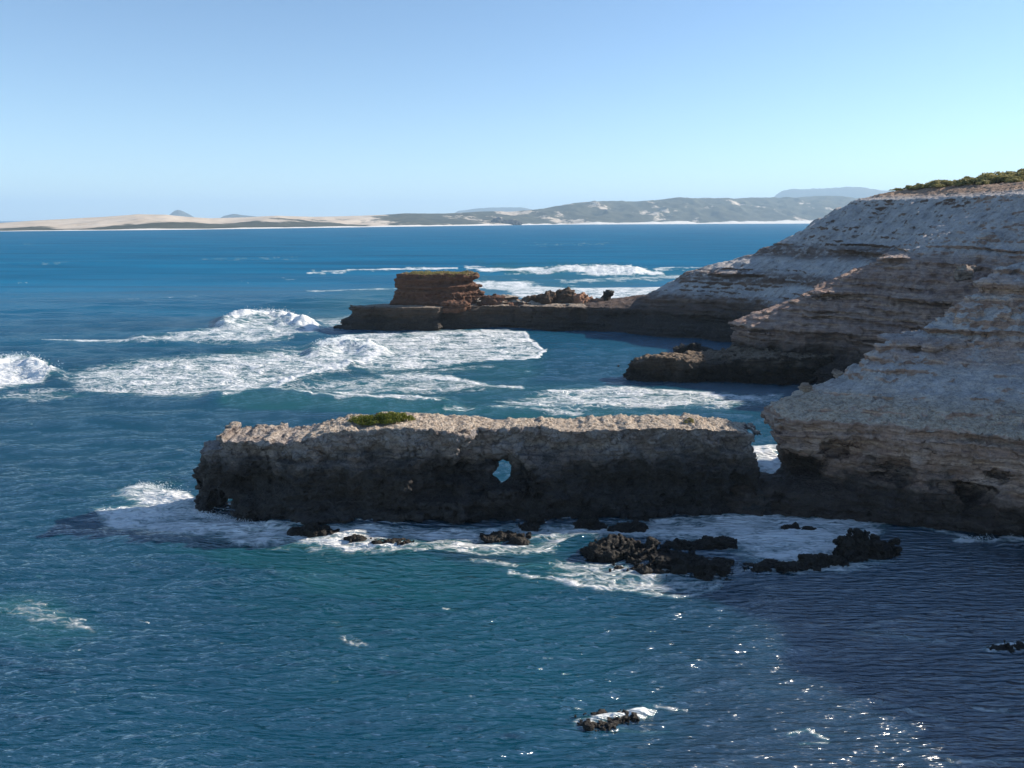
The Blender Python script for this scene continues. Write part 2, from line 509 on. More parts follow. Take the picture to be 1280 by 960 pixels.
def near_extra(f, ax, ay, az):
    r = np.random.default_rng(11)
    # sea caves under the lower cliff
    for X, Y, yy, rr in ((1052, 566, 78.5, (2.3, 3.2, 1.6)), (1118, 590, 76.0, (2.9, 3.4, 1.7)), (1168, 556, 76.2, (.9, 1.6, .6)), (1000, 580, 81.5, (2.0, 2.6, 1.5)),
                         (1215, 612, 74.3, (2.2, 2.6, 1.2)), (1257, 590, 73.0, (1.4, 1.6, .7))):
        x, z = onplane(X, Y, yy)
        f = np.maximum(f, -ell(ax, ay, az, (x, yy, z), rr))
    # rubble apron and the low saddle that ties the arch to the headland
    for k in range(44):
        t = r.random()
        x = 24.5 + 22 * t; y = 81.5 - 7.5 * t + r.normal() * .8
        s = .7 + r.random() ** 2 * 1.9
        f = np.minimum(f, ell(ax, ay, az, (x, y + .4, .3 + r.random() * 2.0), (s * 1.3, s * 1.1, s * .85)))
    ge = np.interp(az, [3.0, 3.6, 6.5, 9.0, 10.0], [30.6, 30.3, 28.9, 28.0, 28.0])
    X, Y = np.meshgrid(ax, ay, indexing='ij')
    wob = .35 * fbm(X * .5, Y * .5, 0 * X, 2)
    cut = ge[None, None, :] + wob[:, :, None] - X[:, :, None]
    f = np.maximum(f, np.where((az[None, None, :] > 2.6) & (Y[:, :, None] < 93), cut, -9)).astype(F32)
    f = np.minimum(f, ell(ax, ay, az, (26, 80.2, 0), (6, 3.0, 3.0)))
    f = np.minimum(f, ell(ax, ay, az, (34, 79.6, 0), (7, 3.4, 2.9)))
    f = np.minimum(f, ell(ax, ay, az, (43.5, 76.2, .5), (2.3, 2.2, 5.0)))
    return f


def near_fine():
    res = (.19, .19, .17)
    f, org = land_field((22, 57, -1.6), (68, 108, 34.5), res, near_extra)
    return surface_nets(f, org, res)


def coarse(lo, hi, r=.9):
    f, org = land_field(lo, hi, (r, r, r * .7))
    return surface_nets(f, org, (r, r, r * .7))


v, q = join_parts([near_fine(), coarse((68, 4, -1.6), (150, 109, 43)), coarse((46, 4, -1.6), (68.4, 57.4, 43))])  # last two blocks lie out of view, added as shadow casters
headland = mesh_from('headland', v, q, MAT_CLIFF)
roughen(headland, rough_cliff(1.0))
tag(headland, 'nearest limestone headland with undercut lower cliff and pale scree slope above', kind='structure')

res = (.34, .34, .22)
f, org = land_field((28, 107, -1.6), (125, 181, 43), res, thin_w=1.1)
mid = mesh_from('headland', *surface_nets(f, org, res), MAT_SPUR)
roughen(mid, rough_cliff(1.25))
tag(mid, 'middle headland spur with thin overhanging ledges behind the nearest cliff', kind='structure')

res = (.42, .42, .34)
f, org = land_field((20, 180.4, -1.6), (172, 262, 43.5), res)
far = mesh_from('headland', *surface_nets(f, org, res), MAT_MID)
roughen(far, rough_cliff(1.15))
tag(far, 'far headland with long bluish scree slope under a scrubby sandy plateau', kind='structure')


def prom_extra(f, ax, ay, az):
    # rubble mounds on the neck
    X, Y = np.meshgrid(ax, ay, indexing='ij')
    Z = az[None, None, :]
    f = np.maximum(f, (Z - (7.25 + .25 * fbm(X * .3, Y * .3, 0 * X, 3)[:, :, None])).astype(F32))
    f = np.minimum(f, ell(ax, ay, az, (-4, 221, 6.4), (12, 4, 2.6)))
    return f


res = (.30, .30, .26)
f, org = land_field((-54, 204, -1.6), (20.6, 236, 11), res, prom_extra)
prom = mesh_from('rock_promontory', *surface_nets(f, org, res), MAT_PROM)
roughen(prom, rough_cliff(.9))
tag(prom, 'low dark flat-topped rock promontory running out to sea under the orange stack', 'promontory')

# ------------------------------------------------------------------ the arch rock
def arch_rock():
    lo = (-36, 69.5, -1.6); hi = (29.5, 86.5, 12.4); res = (.165, .165, .15)
    ax, ay, az = grid_axes(lo, hi, res)
    yp = 77.0
    sil = [(268, 544), (280, 541), (300, 533), (322, 532), (350, 531), (372, 533), (392, 530), (404, 525), (425, 523), (440, 520), (470, 517), (510, 517), (560, 519), (600, 521), (650, 522.5), (720, 522),
           (800, 520), (850, 521), (905, 524), (930, 529), (943, 531), (946, 545), (945, 562), (951, 590), (956, 615), (966, 650), (975, 700),
           (300, 700), (252, 690), (246, 645), (236, 630), (227, 618), (227, 605), (238, 597), (245, 590), (242, 578), (246, 566), (258, 561), (268, 558)]
    sil = [onplane(X, Y + 1.5, 81.2) if (Y < 534 and X > 271) else onplane(X, Y, yp) for X, Y in sil]
    XX, ZZ = np.meshgrid(ax, az, indexing='ij')
    w1 = fbm(XX * .5, 0 * XX + 2.2, ZZ * .5, 3) * .25; w2 = fbm(XX * .5, 0 * XX + 9.2, ZZ * .5, 3) * .22
    ds = poly_sdf(XX + w1, ZZ + w2, sil)
    # front face measured along the waterline and the upper edge
    fx = [onplane(p, 600, yp)[0] for p in (236, 262, 300, 330, 390, 460, 560, 660, 760, 880, 968)]
    foot = [78.2, 77.6, 76.0, 75.0, 73.6, 74.2, 74.8, 75.2, 76.0, 76.8, 77.2]
    head = [77.6, 77.0, 76.4, 76.0, 75.4, 75.6, 75.8, 76.4, 76.6, 77.0, 77.6]
    t = sstep(0, 7.5, az)[None, :]
    yf = np.interp(ax, fx, foot)[:, None] * (1 - t) + np.interp(ax, fx, head)[:, None] * t
    # the right part steps back beyond the notch
    xn = onplane(583, 560, 76.5)[0]; xr = onplane(720, 560, 76.5)[0]
    xw = XX + .9 * fbm(XX * .3, 0 * XX + 3, ZZ * .55, 3)
    step = sstep(xn - .9, xn + .9, xw) * (1 - sstep(xr - 5, xr, XX)) * sstep(4.5, 7.0, ZZ) * 1.9
    yf = yf + step
    yf = yf + 1.7 * np.exp(-((ZZ - 3.0) / 1.3) ** 2) * sstep(-.2, .4, perlin(XX * .2, 0 * XX, ZZ * .1))
    yb = np.interp(ax, fx, [80.3, 81.5, 82.0, 82.0, 82.4, 82.8, 82.6, 82.0, 82.4, 82.6, 81.5])[:, None] + 0 * ZZ
    f = np.maximum(ds[:, None, :], np.maximum(yf[:, None, :] - ay[None, :, None], ay[None, :, None] - yb[:, None, :])).astype(F32)
    # soften: round the upper rim a little
    # window: pocket in front, short tunnel, opening to the sea behind
    wx, wz = onplane(628, 588, 80.0)
    f = np.maximum(f, -ell(ax, ay, az, (wx - .4, 76.8, wz + .8), (4.4, 2.2, 2.1)))
    for yy in np.arange(73.5, 86, .75):                    # the tunnel falls gently to the sea side
        x, z = onplane(628, 592, yy)
        f = np.maximum(f, -ell(ax, ay, az, (x, yy, z), (1.35, 1.3, .9)))
        x, z = onplane(631, 586, yy)
        f = np.maximum(f, -ell(ax, ay, az, (x, yy, z), (1.0, 1.3, .85)))
    f = np.maximum(f, -ell(ax, ay, az, (wx - 5.5, 75.2, wz + .2), (1.3, 1.2, 1.4)))
    # small holes under the left nose
    for X, Y, rx, rz in ((261, 634, .36, .50), (280, 636, .40, .36)):
        x, z = onplane(X, Y, 77.8)
        f = np.maximum(f, -ell(ax, ay, az, (x, 79, z), (rx, 6.5, rz + .12)))
        f = np.maximum(f, -ell(ax, ay, az, (x, 79, z - .55), (rx * .7, 6.5, rz)))
    m = np.abs(f) < 2.4
    I = np.argwhere(m); x, y, z = ax[I[:, 0]], ay[I[:, 1]], az[I[:, 2]]
    n = 1.0 * fbm(x * .26, y * .26, z * .34, 3) + .35 * fbm(x * .9, y * .9, z * 1.2, 2)
    n = n + .7 * sstep(.35, .85, ridged(x * .17, y * .05, z * .10 + 4, 2))
    st = perlin(x * .06, y * .06, z * 1.3) * .45 + perlin(x * .12, y * .12, z * 3.2) * .28
    k = (.25 + .75 * sstep(9.3, 7.6, z))
    tz = CAM_H - y * .3296                                 # height of the tunnel axis
    k = k * (.32 + .68 * sstep(1.2, 3.4, np.hypot(x - (-1.0), z - tz)))
    dsm = np.broadcast_to(ds[:, None, :], f.shape)[m]
    k = k * (.30 + .70 * sstep(-.3, -2.2, dsm))
    f[m] += ((n + st) * k).astype(F32)
    return surface_nets(f, lo, res)


arch = mesh_from('sea_arch', *arch_rock(), MAT_ARCH)


def rough_arch(co, n):
    x, y, z = co.T
    up = sstep(.5, .8, n[:, 2])
    a = fbm(x * 1.0, y * 1.0, z * 1.2, 4) * .20
    r = (ridged(x * .8, y * .8, z * .9, 3) - .6) * .20
    wx, wy, wz = (fbm(x * .6 + q_, y * .6, z * .6, 2) * .35 for q_ in (0, 30, 60))
    bv, be = blocks(x * .40 + wx, y * .40 + wy, z * .75 + wz, 7)
    cv, ce = blocks(x * 1.0 + wx, y * 1.0 + wy, z * 1.7 + wz, 57)
    r = r + bv * .62 + cv * .26 - .28 * sstep(.10, 0, be) - .10 * sstep(.14, 0, ce)
    k = fbm(x * 2.3, y * 2.3, z * 2.3, 2) * .13 * up - .10 * up * np.abs(perlin(x * .8, y * .8, z))
    return (a + r) * (1 - .72 * up) + k


roughen(arch, rough_arch)
tag(arch, 'long dark rock island pierced by a small window, pale sunlit top', 'sea arch')

# ------------------------------------------------------------------ the orange stack
def stack():
    lo = (-38, 208, 5.5); hi = (10, 234, 17.2); res = (.24, .24, .18)
    ax, ay, az = grid_axes(lo, hi, res)
    base = [(-34.5, 218), (-27, 215.5), (-19, 214.8), (-11, 217), (-5.5, 221), (-10, 227), (-22, 230), (-33, 225)]
    low = [(-33.4, 218.4), (-26, 216.2), (-18, 215.4), (-11.5, 218), (-7.6, 221.4), (-11, 226), (-22, 229), (-32, 224)]
    mid_ = [(-32.0, 219), (-26, 217), (-18.5, 216.6), (-14, 218.4), (-9.5, 221.6), (-12, 226), (-22, 228.6), (-31, 224)]
    top = [(-32.2, 218.6), (-26, 216.6), (-18, 216.0), (-13, 217.6), (-9.2, 221.2), (-12, 226), (-22, 228.6), (-31.5, 224)]
    X, Y = np.meshgrid(ax, ay, indexing='ij')
    wx = fbm(X * .25, Y * .25, 0 * X + 4, 3) * .6; wy = fbm(X * .25, Y * .25, 0 * X + 6, 3) * .6
    L = [5.0, 7.5, 11.5, 15.7]
    D = [poly_sdf(X + wx, Y + wy, p) for p in (base, low, mid_, top)]
    f = np.empty((len(ax), len(ay), len(az)), F32)
    for k, z in enumerate(az):
        j = int(np.clip(np.searchsorted(L, z) - 1, 0, 2)); t = (z - L[j]) / (L[j + 1] - L[j])
        d = D[j] * (1 - t) + D[j + 1] * t
        # upper bed set back on the right, leaving a sloping shoulder
        d = d + 1.2 * sstep(12.2, 12.9, z) * sstep(-22, -16, X) * sstep(14.6, 13.6, z) - .5 * np.exp(-((z - 12.0) / .35) ** 2)
        top_z = 15.5 + .35 * fbm(X * .25, Y * .25, 0 * X, 3)
        f[:, :, k] = np.maximum(d, z - top_z)
    # talus running down to the right
    for c, r in (((-5, 219.5, 6.6), (5, 3, 3.0)), ((0, 220, 6.4), (6, 3, 2.0)), ((-16, 215.6, 6.6), (5, 2.2, 2.2))):
        f = np.minimum(f, ell(ax, ay, az, c, r))
    m = np.abs(f) < 2.2
    I = np.argwhere(m); x, y, z = ax[I[:, 0]], ay[I[:, 1]], az[I[:, 2]]
    n = .45 * fbm(x * .35, y * .35, z * .4, 3)
    st = perlin(x * .05, y * .05, z * 1.3) * .45 + perlin(x * .12, y * .12, z * 3.6) * .22
    f[m] += ((n + st) * (.2 + .8 * sstep(15.6, 14.4, z))).astype(F32)
    return surface_nets(f, lo, res)


stk = mesh_from('rock_stack', *stack(), MAT_STACK)
roughen(stk, rough_cliff(1.3))
tag(stk, 'square orange-brown layered rock stack with a grassy flat top', 'rock stack')


# ------------------------------------------------------------------ loose rocks: each its own blob field
def rock(name, balls, res, mat, label, cat, group=None, jag=.5, freq=.6, seed=0, flat=None):
    if name == 'reef_rock': balls = [(c, (r[0], r[1], r[2] * .66)) for c, r in balls]; jag *= .85
    P = np.array([b[0] for b in balls]); R = np.array([b[1] for b in balls])
    pad = jag * 1.5 + 3 * res
    lo = (P - R).min(0) - pad; hi = (P + R).max(0) + pad
    lo[2] = max(lo[2], -1.2)
    ax, ay, az = grid_axes(lo, hi, (res,) * 3)
    f = None
    for c, r in balls:
        e = ell(ax, ay, az, c, r)
        f = e if f is None else np.minimum(f, e)
    X = ax[:, None, None]; Y = ay[None, :, None]; Z = az[None, None, :]
    o = seed * 13.7
    n = fbm(X * freq + o, Y * freq, Z * freq * 1.3, 3) * jag + (.55 - ridged(X * freq * 1.3, Y * freq * 1.3 + o, Z * freq * 1.3, 3)) * jag * .7
    f = f + n.astype(F32)
    if flat: f = np.maximum(f, Z - flat - .15 * fbm(X * .8, Y * .8, 0 * Z, 2))
    f[0] = f[-1] = 1; f[:, 0] = f[:, -1] = 1; f[:, :, -1] = 1
    ob = mesh_from(name, *surface_nets(f.astype(F32), lo, (res,) * 3), mat)
    def fn(co, nn):
        x, y, z = co.T
        bv, be = blocks(x * freq * 1.5 + o, y * freq * 1.5, z * freq * 2.2, seed)
        return fbm(x * freq * 3 + o, y * freq * 3, z * freq * 3, 3) * jag * .22 + bv * jag * .8 - .25 * jag * sstep(.12, 0, be)
    roughen(ob, fn)
    tag(ob, label, cat, group)
    return ob


def gb(X, Y, r, dz=0.0):
    x, y = ground(X, Y)
    return ((x, y, dz), r)


# low rock ledge in the bay
LP = [(20.0, 148.4), (26, 145.8), (40, 144.2), (54, 143.4), (62, 145), (66, 148), (58, 157), (44, 158.5), (31, 154)]


def ledge():
    lo = (16, 139, -1.5); hi = (68, 162, 7); res = (.24, .24, .2)
    ax, ay, az = grid_axes(lo, hi, res)
    X, Y = np.meshgrid(ax, ay, indexing='ij')
    d = poly_sdf(X + fbm(X * .2, Y * .2, 0 * X, 3) * .9, Y + fbm(X * .2, Y * .2, 0 * X + 9, 3) * .9, LP)
    Z = az[None, None, :]
    f = d[:, :, None] + .6 * np.exp(-((Z - 2.0) / .8) ** 2) + .12 * Z
    top = 4.3 - 1.9 * sstep(27, 20, X) + .4 * fbm(X * .4, Y * .4, 0 * X, 3) + .7 * sstep(40, 46, X)
    f = np.maximum(f, Z - top[:, :, None]).astype(F32)
    m = np.abs(f) < 1.6
    I = np.argwhere(m); x, y, z = ax[I[:, 0]], ay[I[:, 1]], az[I[:, 2]]
    f[m] += (.7 * fbm(x * .4, y * .4, z * .6, 4)).astype(F32)
    return surface_nets(f, lo, res)


lg = mesh_from('rock_ledge', *ledge(), rock_material('ledge_rock', dark_top=2.6, dark_soft=1.6, scree=False, crust=5.0, tint=(.42, .38, .34)))
roughen(lg, rough_cliff(1.3))
tag(lg, 'low flat dark rock ledge jutting into the sheltered bay', 'rock ledge')

rock('shore_rock', [gb(858, 440, (2.6, 1.8, 1.4)), gb(868, 441, (2.4, 1.6, 2.0)), gb(879, 443, (3, 1.6, 1.2))], .2, MAT_REEF,
     'small dark rock beside the back edge of the flat bay ledge', 'rock', jag=.6, freq=.4, seed=2)
# rocks on the promontory
rock('boulder', [((10, 220.5, 7.4), (3.4, 2.6, 2.7)), ((15, 221, 7.4), (3.6, 2.6, 3.0)), ((5.5, 220.5, 7.2), (3, 2.4, 1.9))], .24, MAT_BROWN,
     'wide lumpy brown boulder pile on the neck right of the stack', 'boulder', jag=.7, freq=.35, seed=3)
rock('boulder', [((19.5, 220.5, 7.2), (3.2, 2.2, 2.6)), ((22.5, 220.5, 7.0), (4.0, 2.2, 1.6))], .24,
     rock_material('orange_rock', dark_top=-9, scree=False, crust=None, warm=.6), 'sunlit orange-brown rock mound beside the upright block', 'boulder', jag=.6, freq=.4, seed=4)
rock('boulder', [((26.4, 220.6, 8.4), (1.25, 1.1, 1.7)), ((26.9, 220.6, 9.9), (1.35, 1.1, .9))], .16, MAT_REEF,
     'small dark upright block standing alone on the neck', 'boulder', jag=.35, freq=.6, seed=5)

# reef rocks in front of the arch
G = 'dark rocks awash below the sea arch'
R_ = [
    ([gb(762, 692, (2.0, 1.1, 1.5)), gb(775, 690, (1.6, 1.0, 1.7)), gb(800, 694, (1.7, 1.1, 1.2)), gb(815, 692, (1.2, .9, 1.3)), gb(838, 702, (2.4, 1.3, 1.0)),
      gb(862, 708, (2.2, 1.2, .8)), gb(885, 714, (1.6, .9, .6)), gb(820, 708, (2.0, .9, .5)), gb(745, 690, (1.2, .7, .9))],
     'largest sprawling dark reef in the shaded foam', .5, .75, 10),
    ([gb(885, 683, (2.0, .9, .9)), gb(900, 682, (1.2, .8, .8)), gb(868, 683, (1.0, .7, .6))], 'low dark reef just behind the right end of the largest reef', .4, .9, 11),
    ([gb(842, 684, (1.0, .6, .7))], 'small dark rock between the two reefs in the foam', .3, 1.0, 12),
    ([gb(786, 663, (1.7, .9, 1.1))], 'smooth rounded dark rock in the foam left of centre reef', .3, .7, 13),
    ([gb(738, 660, (1.5, .8, 1.0)), gb(736, 652, (.8, .7, 1.8))], 'pointed dark rock at the foot of the arch wall', .35, .9, 14),
    ([gb(668, 656, (.8, .7, 1.6)), gb(664, 660, (1.1, .7, .8))], 'dark stump of rock against the arch wall under the window', .3, .9, 15),
    ([gb(649, 678, (1.0, .6, .75))], 'small brown rock in sunlit foam in front of the window', .25, 1.0, 16),
    ([gb(632, 671, (1.9, .6, .5)), gb(618, 672, (1.0, .5, .35))], 'low flat wet rock behind the small brown one', .25, .9, 17),
    ([gb(985, 660, (.7, .4, .55)), gb(994, 660, (.5, .35, .5))], 'tiny paired rock in the shaded foam at right', .2, 1.3, 18),
    ([gb(1010, 661, (.6, .35, .35))], 'tiny flat rock beside the paired one', .15, 1.3, 19),
    ([gb(1066, 692, (1.3, .9, 2.3)), gb(1078, 690, (1.0, .8, 1.9)), gb(1095, 692, (1.4, .8, 1.7)), gb(1106, 692, (.9, .7, 1.6)), gb(1062, 697, (1.0, .7, 1.2))],
     'tall jagged dark rock at the right end of the foam', .55, 1.0, 20),
    ([gb(1040, 703, (1.2, .7, .8)), gb(1018, 705, (1.3, .7, 1.0)), gb(1004, 708, (1.1, .6, .6)), gb(985, 710, (1.1, .5, .45))], 'low jagged reef leading left from the tall jagged rock', .4, 1.0, 21),
    ([gb(962, 704, (.55, .4, .5)), gb(950, 710, (1.3, .5, .3))], 'small low rock at the left tip of the jagged reef', .25, 1.1, 22),
    ([gb(394, 667, (1.8, .9, 1.3)), gb(376, 667, (1.0, .7, .8))], 'black foot rock under the left half of the arch', .35, .8, 23),
    ([gb(447, 674, (.9, .45, .45))], 'small dark rock in foam right of the black foot rock', .2, 1.1, 24),
    ([gb(488, 677, (1.9, .45, .3))], 'thin flat rock awash in sunlit foam', .2, 1.0, 25),
    ([gb(748, 902, (.9, .4, .26), -.12), gb(772, 897, (.9, .35, .2), -.12), gb(735, 906, (.3, .25, .15))], 'wet rock breaking the surface alone in the foreground water', .25, 1.5, 26),
    ([gb(1258, 809, (.9, .35, .4), -.12), gb(1275, 808, (.6, .35, .35), -.12)], 'wet rock in shaded water at the right edge', .25, 1.4, 27),
]
for balls, lab, jag, fr, sd in R_:
    rock('reef_rock', balls, .11 if jag > .3 else .08, MAT_REEF, lab, 'rock', G, jag=jag, freq=fr, seed=sd)
# pale fallen blocks on the scree
for X, Y, yy, s, lab in ((1204, 339, 139, 1.3, 'pale fallen block on the middle slope, largest of its kind'),
                         (1046, 466, 86.5, .35, 'small pale block on the slope edge of the nearest headland'),
                         (1007, 484, 84.4, .4, 'small pale stone near the tip of the nearest headland')):
    x, z = onplane(X, Y, yy)
    rock('fallen_block', [((x, yy, z), (s * 1.3, s, s))], s * .14, rock_material('pale_block', dark_top=-50, scree=False, crust=None, tint=(1.5, 1.45, 1.4)), lab, 'boulder',
         jag=s * .5, freq=.6 / s, seed=int(X))
# ------------------------------------------------------------------ plants
from mathutils.bvhtree import BVHTree


def leaf_material(name, cols):
    N = NT(name)
    oi = N.n('ShaderNodeNewGeometry')
    c = N.ramp(N.m('ADD', N.m('MULTIPLY', oi.outputs['Random Per Island'], .6), N.m('MULTIPLY', N.noise(oi.outputs['Position'], .9, 3), .5)),
               [(.2, cols[0]), (.5, cols[1]), (.85, cols[2])])
    N.link(c, N.b.inputs['Base Color']); N.b.inputs['Roughness'].default_value = .6
    N.b.inputs['Specular IOR Level'].default_value = .25
    tr = N.n('ShaderNodeBsdfTranslucent'); N.link(c, tr.inputs[0])
    mx = N.n('ShaderNodeMixShader'); mx.inputs[0].default_value = .4
    N.link(N.b.outputs[0], mx.inputs[1]); N.link(tr.outputs[0], mx.inputs[2]); N.link(mx.outputs[0], N.out.inputs['Surface'])
    return N.mat


LEAF_GREEN = leaf_material('fresh_green_leaves', [(.05, .075, .012), (.13, .16, .022), (.24, .24, .035)])
LEAF_HEATH = leaf_material('olive_heath_leaves', [(.10, .10, .035), (.27, .25, .09), (.45, .37, .15)])
BARK = rock_material('grey_stem_bark', dark_top=-99, scree=False, crust=None, tint=(.5, .42, .36), fine=6)


def leaves_mesh(size, nl, leaf, seed, lumps=26, ground_fn=None):
    r = np.random.default_rng(seed)
    rx, ry, h = size
    L = []
    for i in range(lumps):
        a = r.random() * 2 * math.pi; q = math.sqrt(r.random()) * .85
        x, y = q * math.cos(a) * rx, q * math.sin(a) * ry
        s = (.55 + .6 * r.random())
        L.append((x, y, h * (1 - q * q) * (.35 + .45 * r.random()), s * rx * .28, s * ry * .34, s * h * .38))
    L = np.array(L)
    k = r.integers(0, lumps, nl)
    d = r.normal(size=(nl, 3)); d /= np.linalg.norm(d, axis=1, keepdims=True); d[:, 2] = np.abs(d[:, 2]) * 1.0 - .15
    rad = .55 + .5 * r.random(nl) ** .5
    p = L[k, :3] + d * L[k, 3:] * rad[:, None]
    p[:, 2] = np.maximum(p[:, 2], .02)
    n = d + r.normal(size=(nl, 3)) * .6; n /= np.linalg.norm(n, axis=1, keepdims=True)
    t = np.cross(n, r.normal(size=(nl, 3))); t /= np.linalg.norm(t, axis=1, keepdims=True)
    b = np.cross(n, t)
    s = leaf * (.6 + .8 * r.random(nl))[:, None]
    v = np.stack([p - t * s, p - b * s * .45, p + t * s, p + b * s * .45], 1).reshape(-1, 3)
    if ground_fn is not None: v[:, 2] += ground_fn(v[:, 0], v[:, 1])
    return v, np.arange(nl * 4).reshape(-1, 4)


def stems_mesh(size, n, seed, ground_fn=None):
    r = np.random.default_rng(seed + 99); vs, fs = [], []
    for i in range(n):
        a = r.random() * 6.28; q = r.random() * .75
        p0 = np.array([q * .5 * math.cos(a) * size[0], q * .5 * math.sin(a) * size[1], -.25]); p1 = np.array([q * math.cos(a) * size[0], q * math.sin(a) * size[1], size[2] * (1 - q * q) * .8])
        pm = (p0 + p1) / 2 + r.normal(size=3) * .08 * size[2]; pm[2] += .1 * size[2]
        w0 = .035 * size[2] + .02
        ring = []
        for p, w_ in ((p0, w0), (pm, w0 * .7), (p1, w0 * .3)):
            ring.append([p + w_ * np.array([math.cos(j * 1.2566), math.sin(j * 1.2566), 0]) for j in range(5)])
        o = len(vs) * 15
        vs.append(np.array(ring).reshape(-1, 3))
        for k in range(2):
            for j in range(5):
                fs.append([o + k * 5 + j, o + k * 5 + (j + 1) % 5, o + k * 5 + 5 + (j + 1) % 5, o + k * 5 + 5 + j])
    v = np.concatenate(vs)
    if ground_fn is not None: v[:, 2] += ground_fn(v[:, 0], v[:, 1])
    return v, np.array(fs)


def shrub(name, label, cat, loc, size, nl, leaf, mat, seed, group=None, stems=14, lumps=26, surf=None):
    root = bpy.data.objects.new(name, None); COL.objects.link(root); root.location = loc
    root.empty_display_size = .2
    tag(root, label, cat, group)
    gf = None
    if surf is not None:
        def gf(x, y):
            out = np.empty(len(x))
            for i in range(len(x)):
                hh = surf.ray_cast(Vector((loc[0] + x[i], loc[1] + y[i], 60)), Vector((0, 0, -1)))[0]
                out[i] = (hh.z if hh and hh.z > loc[2] - 1.2 else loc[2] - .6) - loc[2]
            return out
    mesh_from('foliage', *leaves_mesh(size, nl, leaf, seed, lumps, gf), mat, root, smooth=False)
    st_ = mesh_from('stem', *stems_mesh(size, stems, seed, gf), BARK, root); st_['kind'] = 'stuff'
    return root


def copy_tree(o, parent=None):
    c = o.copy(); COL.objects.link(c)
    if parent: c.parent = parent
    for ch in list(o.children): copy_tree(ch, c)
    return c


def bvh(o):
    me = o.data
    return BVHTree.FromPolygons([v_.co for v_ in me.vertices], [tuple(p.vertices) for p in me.polygons])


def top_at(tree, x, y):
    hh = tree.ray_cast(Vector((x, y, 90)), Vector((0, 0, -1)))[0]
    return hh.z if hh else None


tb = bvh(arch)
x, z = onplane(476, 522, 78.2)
zz = top_at(tb, x, 78.3)
shrub('green_shrub', 'bright green low shrub growing on top of the sea arch rock', 'shrub', (x, 78.3, zz - .05), (3.3, 1.6, 1.15), 9500, .085, LEAF_GREEN, 5, stems=22, lumps=34, surf=tb)
x, z = onplane(862, 522, 79.5); zz = top_at(tb, x, 79.6)
shrub('dry_tuft', 'small dry tuft on the right part of the sea arch top', 'plant', (x, 79.6, zz - .03), (.8, .5, .35), 500, .07, LEAF_HEATH, 8, stems=8, lumps=8, surf=tb)
ts = bvh(stk)
zz = top_at(ts, -20, 222)
shrub('grass_mat', 'thin olive-green mat of plants covering the flat top of the rock stack', 'plant', (-20.5, 221.5, zz), (10.5, 5.2, .45), 6000, .14, LEAF_HEATH, 15, stems=30, lumps=90, surf=ts)
tf = bvh(far)
protos = [None, None, None]
spots = [(110.5, 219, .8), (113, 216.5, .9), (116.5, 214, 1.0), (118, 209, 1.15), (120.5, 211.5, 1.2), (122.5, 207, 1.4), (125, 210, 1.4), (121, 203, 1.1), (126.5, 203.5, 1.5),
         (129.5, 207.5, 1.6), (124.5, 198.5, 1.0), (130, 201, 1.5), (133, 204, 1.6), (128.5, 196, .9), (134.5, 198.5, 1.1), (121, 196, .7), (137, 202, 1.3), (117, 202, .6), (114.5, 208, .6),
         (107.8, 220.5, .6), (105.5, 222.3, .5), (109.2, 217.3, .7), (111.8, 213.0, .6), (115.5, 218.0, .9)]
ends = ['at the left tip of the scrub', 'second from the left tip of the scrub', 'in the thin left part of the scrub', 'low on the left, near the sandy rim', 'left of the densest scrub', 'in the front of the densest scrub',
        'behind the front of the densest scrub', 'alone on sand below the left part of the scrub', 'in the middle of the scrub, facing the sea', 'on the skyline in the middle of the scrub',
        'on the sandy rim below the middle of the scrub', 'near the right end, facing the sea', 'tall on the skyline near the right end', 'low on the rim below the right end', 'small and lone right of the rim',
        'tiny on the sand, lowest of all', 'at the right end of the skyline scrub', 'tiny on the sandy rim left of the lowest one', 'tiny and lone on the left sandy rim',
        'low, just beyond the left tip of the scrub', 'smallest, farthest left on the skyline', 'low on the left rim edge', 'low and lone below the left tip', 'behind the left part of the scrub']
for i, (x, y, s) in enumerate(spots):
    zz = top_at(tf, x, y)
    if zz is None: continue
    lab = 'olive shrub on the far plateau, ' + ends[i]
    k = i % 3
    if protos[k] is None:
        o = protos[k] = shrub('coastal_shrub', lab, 'shrub', (x, y, zz - .1), (3.4 + .4 * k, 2.8, 1.9), 2200, .2, LEAF_HEATH, 40 + k, 'shrubs on the far plateau edge', stems=10, lumps=18)
    else:
        o = copy_tree(protos[k]); o.location = (x, y, zz - .1); o['label'] = lab
    o.rotation_euler.z = i * 1.9
    o.scale = (s * 1.1, s * 1.1, s * (.95 + .25 * (i % 2)))

# ------------------------------------------------------------------ far shore
SHORE = ([-500, 0, 250, 500, 700, 1000, 1500], [291, 289.3, 287.0, 283.4, 280.7, 279.4, 279.2])


